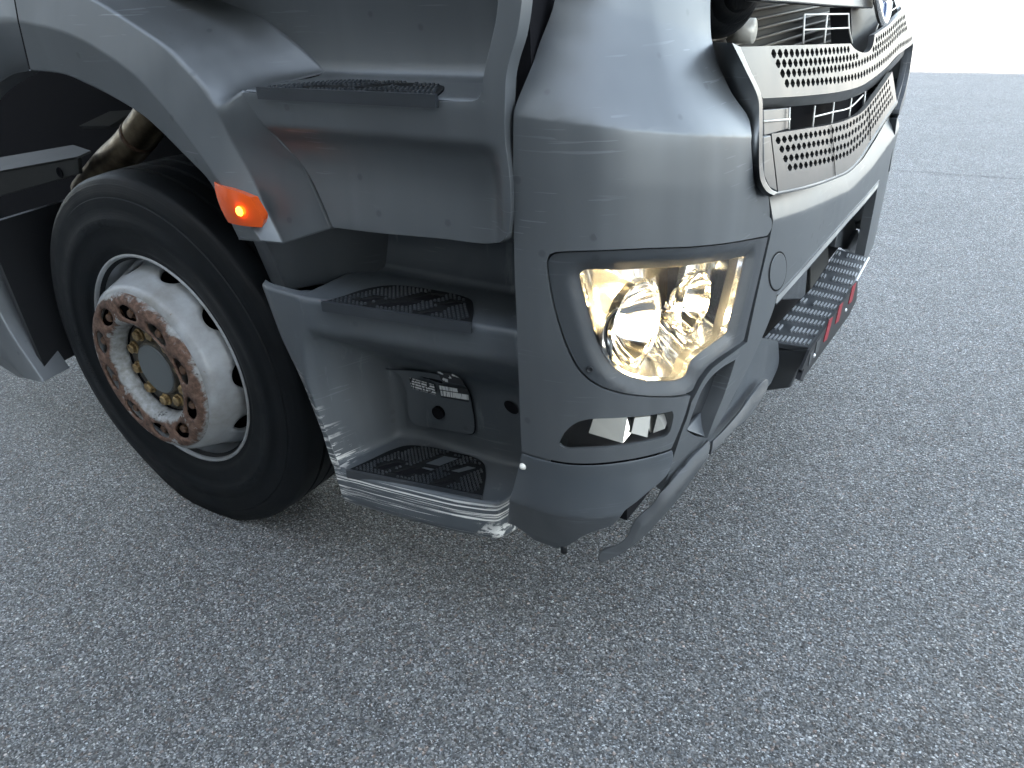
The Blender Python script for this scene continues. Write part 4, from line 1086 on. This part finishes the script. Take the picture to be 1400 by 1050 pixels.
vane('lower_vane', loT, loB, 4, [(1064, 192), (1069, 204), (1074, 217), (1080, 229)], [(1216, 110), (1218, 118), (1220, 125), (1221, 132)], .0330, .0138, .0064)
gfl = [(1027, 200, 1), (1030, 235), (1036, 254), (1045, 264), (1051, 268, 1), (1053, 298, 1), (1045, 291), (1036, 277), (1030, 250)]
sub(patch('corner_flange', outline(onS(gfl, Zero, -.007), flags(gfl), .008), [], Sfn(Zero, -.007), M['paint'], None, res=.012, thick=.01, bevel=.001), corner)
# seams of the lower vane
for a, b_ in (((1137, 171), (1142, 240)), ((1188, 147), (1190, 192))):
    A, B = onG([a, b_], .0015); sub(MB().tube([A, (A+B)/2+np.array([.0005, 0, 0]), B], .0009, 6).build('vane_seam', M['void'], None), grille)
# bevelled bar under the upper vane, frame and its flank
def strip(name, a, da, b, db, m, n=40, par=None, th=0):
    A = crspline(onG(a, da), n); B = crspline(onG(b, db), n); 
    return sub(loft(name, [A, A+(B-A)*.5, B], m, None, thick=th), par or grille)
strip('vane_bevel', [(q[0], q[1]+.4) for q in upB], 0, [(1043, 148), (1100, 144), (1150, 138), (1178, 128), (1195, 117), (1212, 101), (1230, 82), (1245, 60)], -.022, gm_)
strip('lower_vane_top', loT, 0, [(1053, 181), (1100, 174.5), (1135, 168), (1160, 160), (1180, 149), (1200, 124), (1219, 96)], -.05, gm_)
fi = [(1012, 64), (1027, 98), (1042, 134), (1043, 160), (1043, 190), (1043, 225), (1046, 244), (1054, 258), (1064, 263)]
ff_ = [(1001, 58.5), (1019, 95), (1037, 136), (1038, 160), (1038, 190), (1038, 225), (1040, 246), (1048, 261), (1058, 267)]
fb = [(976, 57), (985, 92), (1003, 130), (1024, 161), (1028, 195), (1030, 230), (1034, 252), (1042, 263), (1052, 270)]
A = crspline(onG(fi, .004), 50); B = crspline(onG(ff_, .007), 50)
qs = onS(fb, OffC, -.004); x, y = plan(qs[:, 0], OffC(qs[:, 0], qs[:, 1])-.004); Cc_ = crspline(np.c_[x, y, qs[:, 1]], 50)
sub(loft('grille_frame', [A+np.array([-.012, .004, 0]), A, A*.8+B*.2, A*.1+B*.9, B], gm_, None, flip=True), grille)
sub(loft('grille_cheek', [B, B*.93+Cc_*.07, B*.5+Cc_*.5, Cc_, Cc_+np.array([-.02, .04, 0])], M['paint'], None, flip=True), grille)
# frame sill under the lower vane
A = crspline(onG(loB, 0), 50); B = crspline(onG([(1058, 267), (1105, 257.5), (1141, 245), (1162, 235), (1177, 219), (1192, 195), (1210, 167), (1228, 140)], .004), 50)
sub(loft('grille_sill', [A, B, B+np.array([-.02, 0, -.006])], M['skirt'], None), grille)
# left blanking plate and lower frame corner
for q, d_ in (([(1044, 150), (1080, 147), (1079, 176), (1045, 186)], -.012), ([(1044, 187), (1054, 185), (1063, 262), (1052, 256), (1045, 240)], .002)):
    P = onG(q, d_); sub(MB().quadprism([tuple(p) for p in P[::-1]], (-.01, 0, 0)).build('blanking_plate', gm_, None, smooth=False, bevel=.002), grille)
bars = MB()
def wire(pts, d=-.02, r=.0019): bars.tube(crspline(onG(pts, d), 12) if len(pts) > 2 else onG(pts, d), r, 8)
wire([(1044, 166), (1080, 163)], -.008); wire([(1079.5, 147), (1078.5, 177)], -.008)
wire([(1100, 20), (1160, 19)]); wire([(1100, 20), (1098, 60)]); wire([(1131, 20), (1127, 59)]); wire([(1099, 41), (1161, 38)]); wire([(1160, 19), (1161, 40), (1165, 59)])
wire([(1114, 145), (1111, 174)]); wire([(1112, 160), (1140, 153), (1162, 147), (1180, 130)]); wire([(1140, 140), (1137, 170)]); wire([(1164, 134), (1161, 160)]); wire([(1183, 125), (1181, 148)])
wire([(1213, 0), (1196, 46)]); wire([(1205, 24), (1230, 7)]); wire([(1220, 2), (1216, 30)])
sub(bars.build('grille_wires', M['cream'], None), grille)
# opening behind the grille: cooler tubes
cool = mat('cooler fins', (.030, .028, .025), .6)
cooltube = mat('dull cooler tube', (.16, .145, .12), .5, .5)
for k_ in range(12):
    z_ = 1.10+.0205*k_; sub(MB().tube([(-.20, .30, z_), (-.20, 2.1, z_)], .0038, 8).build('cooler_tube', cooltube, None), grille)
sub(MB().box((-.225, 1.2, 1.15), (.03, 1.9, .50)).build('cooler_core', cool, None, smooth=False), grille)
p = onX([(1024, 42)], -.16)[0]; sub(MB().tube([(-.20, p[1], p[2]), (-.15, p[1], p[2])], .024, 20).build('cooler_cap', M['cream'], None), grille)
ps = onX([(992, -12)], -.17)[0]
for r_, dx in ((.085, 0), (.068, .012), (.050, .02)):
    sub(MB().lathe([(.0001, .02), (r_*.55, .022), (r_*.8, .012), (r_, -.01), (r_*.96, -.04), (r_*.8, -.06)], 40, Matrix.Translation((ps[0]+dx, ps[1], ps[2])) @ Vector((.75, -.6, -.1)).to_track_quat('Z', 'Y').to_matrix().to_4x4()).build('intake_hose', M['rubber'], None), grille)
# dark centre mount and flap with badge
P = onG([(1163, 10), (1165, 60), (1172, 70), (1182, 74), (1192, 68), (1198, 44), (1212, 6)], -.045); sub(MB().quadprism([tuple(p) for p in P[::-1]], (-.05, 0, 0)).build('badge_mount', M['black'], None, smooth=False), grille)
P = onG([(1040, -40), (1041, 1.5), (1090, 4.5), (1140, 8.5), (1194, 11.5), (1194, -40)], -.015); flap = MB().quadprism([tuple(p) for p in P[::-1]], (-.03, 0, 0)).build('front_flap', gm_, truck, smooth=False, bevel=.004)
bc_ = onG([(1206, -14)], .005)[0]
Mb = Matrix.Translation(bc_) @ Matrix.Rotation(R(78), 4, 'Y')
rgp = [(.078+.009*math.cos(a), .009*math.sin(a)) for a in np.linspace(0, 2*math.pi, 13)]
badge = MB().lathe(rgp, 48, Mb).build('badge', M['chrome'], truck)
blue = mat('blue enamel', (.05, .10, .24), .12, .3)
sub(MB().lathe([(.0001, -.002), (.075, -.004)], 48, Mb).build('badge_disc', blue, None), badge)
star = MB()
for k_ in range(3):
    a = 2*math.pi*k_/3+math.pi
    d0 = Vector((math.cos(a), math.sin(a), 0)); d1 = Vector((-math.sin(a), math.cos(a), 0))
    star.add([tuple(Mb @ p) for p in (Vector((0, 0, .010)), d1*.014+d0*.006, d0*.074, -d1*.014+d0*.006)], [(0, 1, 2), (0, 2, 3)])
sub(star.build('badge_star', M['chrome'], None, smooth=False), badge)

# ---------------------------------------------------------------- black filler boxes added to block light behind the panels; chassis
def vbox(name, x0, x1, y0, y1, z0, z1, m='void', par=truck, bev=0): return MB().box(((x0+x1)/2, (y0+y1)/2, (z0+z1)/2), (x1-x0, y1-y0, z1-z0)).build(name, M[m], par, smooth=False, bevel=bev)
vbox('engine_bay', -.98, -.26, .262, 2*YC-.262, .50, 1.52)
vbox('front_underbody', -.30, -.150, .34, 2*YC-.34, .40, 1.06)
vbox('pillar_gap_shade', -.312, -.268, .062, .30, .995, 1.52)  # black box added so the gap beside the pillar looks dark
vbox('chassis_core', -4.5, -.98, .62, 2*YC-.62, .50, 1.45)
vbox('arch_roof', -2.3, -.96, .12, .62, 1.36, 1.44)
vbox('underbody', -1.02, -.20, .30, 2*YC-.30, .275, .50)  # low block added to keep light out and deepen the shade beneath
vbox('sump', -3.2, -1.02, .66, 2*YC-.66, .40, .52)
vbox('axle_beam', -1.50, -1.38, .40, 2*YC-.40, .38, .50)
MB().quadprism([(-2.02, .03, .345), (-2.14, .62, .345), (-2.20, .62, .79), (-2.08, .03, .79)], (-.02, 0, 0)).build('mud_flap', M['black'], truck, smooth=False)
cab = empty('cab'); cab.parent = truck; cab.location = -_off
sub(MB().box((-1.07, YC, 2.95), (1.70, 2.40, 2.0)).build('cab_shell', M['paint'], None, bevel=.10, seg=4), cab)
sub(MB().box((-.215, YC, 2.85), (.02, 2.05, .9)).build('windscreen', M['chrome'], None, smooth=False), cab)
# chassis bracket with a bolt hole, and the exhaust elbow above the tyre
P = onY([(-40, 241), (106, 214), (108, 238), (-40, 280)], .24)
bk = MB().quadprism([tuple(p) for p in P], (0, .012, 0)).build('chassis_bracket', M['beam'], truck, smooth=False, bevel=.003)
P = onY([(-40, 222), (100, 198), (124, 206), (106, 214), (-40, 241)], [.34, .34, .26, .24, .24])
sub(MB().quadprism([tuple(p) for p in P], (0, 0, -.006)).build('bracket_flange', M['beam'], None, smooth=False), bk)
p = onY([(82, 236)], .2385)[0]; sub(MB().lathe([(.0001, 0), (.010, 0), (.014, .003), (.016, 0)], 20, Matrix.Translation(p) @ Matrix.Rotation(R(90), 4, 'X')).build('bracket_bolt', M['void'], None), bk)
exm = mat('heat tinted steel', (.35, .28, .18), .32, 1); t = NT(exm); o = t.obj()
t.set('Base Color', t.ramp(t.noise(o, 14, 5, .6), [(.3, (.07, .052, .036)), (.55, (.20, .155, .10)), (.75, (.30, .25, .18))])); t.set('Roughness', t.mr(t.noise(o, 25, 4, .6), .3, .7, .38, .6))
pa = [onY([q], .36)[0] for q in ((120, 262), (150, 226), (178, 200), (200, 172), (225, 138))]
ex = MB().tube(crspline(np.array(pa), 24), .050, 28).build('exhaust_pipe', exm, truck)
pc = onY([(190, 185)], .36)[0]; dv = np.array(pa[3])-np.array(pa[2]); dv /= np.linalg.norm(dv)
sub(MB().tube([pc-dv*.008, pc+dv*.008], .0515, 28).build('weld_bead', M['rust'], None), ex)
P = onY([(108, 172), (150, 152), (186, 150), (150, 172)], .45); MB().quadprism([tuple(p) for p in P], (0, .01, -.01)).build('catwalk_plate', M['beam'], truck, smooth=False)
P = onY([(-4, 452), (4, 455), (9, 465), (9, 468), (-4, 468)], .02); MB().quadprism([tuple(p) for p in P], (0, .012, 0)).build('side_reflector', M['orange'], truck, smooth=False)
# the opposite front wheel
def copytree(o, parent):
    c = o.copy(); C.objects.link(c); c.parent = parent
    for ch in list(o.children): copytree(ch, c)
    return c
w2 = copytree(wheel, truck)
w2.matrix_local = Matrix.Translation(-_off) @ Matrix.Translation((AX, 2*YC-WY, WZ)) @ Matrix.Rotation(math.pi, 4, 'Z') @ Matrix.Translation((-AX, -WY, -WZ)) @ MW

# upper cab front and the far corner, mirrored about the centreline
sub(MB().box((-1.09, YC, 1.70), (1.66, 2.06, .56)).build('cab_lower', M['paint'], None, bevel=.02), cab)
sub(MB().box((-.16, YC, 1.69), (.10, 1.72, .62)).build('front_panel', M['paint'], None, bevel=.02), cab)
MIR = Matrix.Translation((0, 2*YC, 0)) @ Matrix.Diagonal((1, -1, 1, 1))
for ob in (corner, frame, lamp, cl, skirt, housing, spanel):
    c = copytree(ob, truck); c.matrix_local = Matrix.Translation(-_off) @ MIR
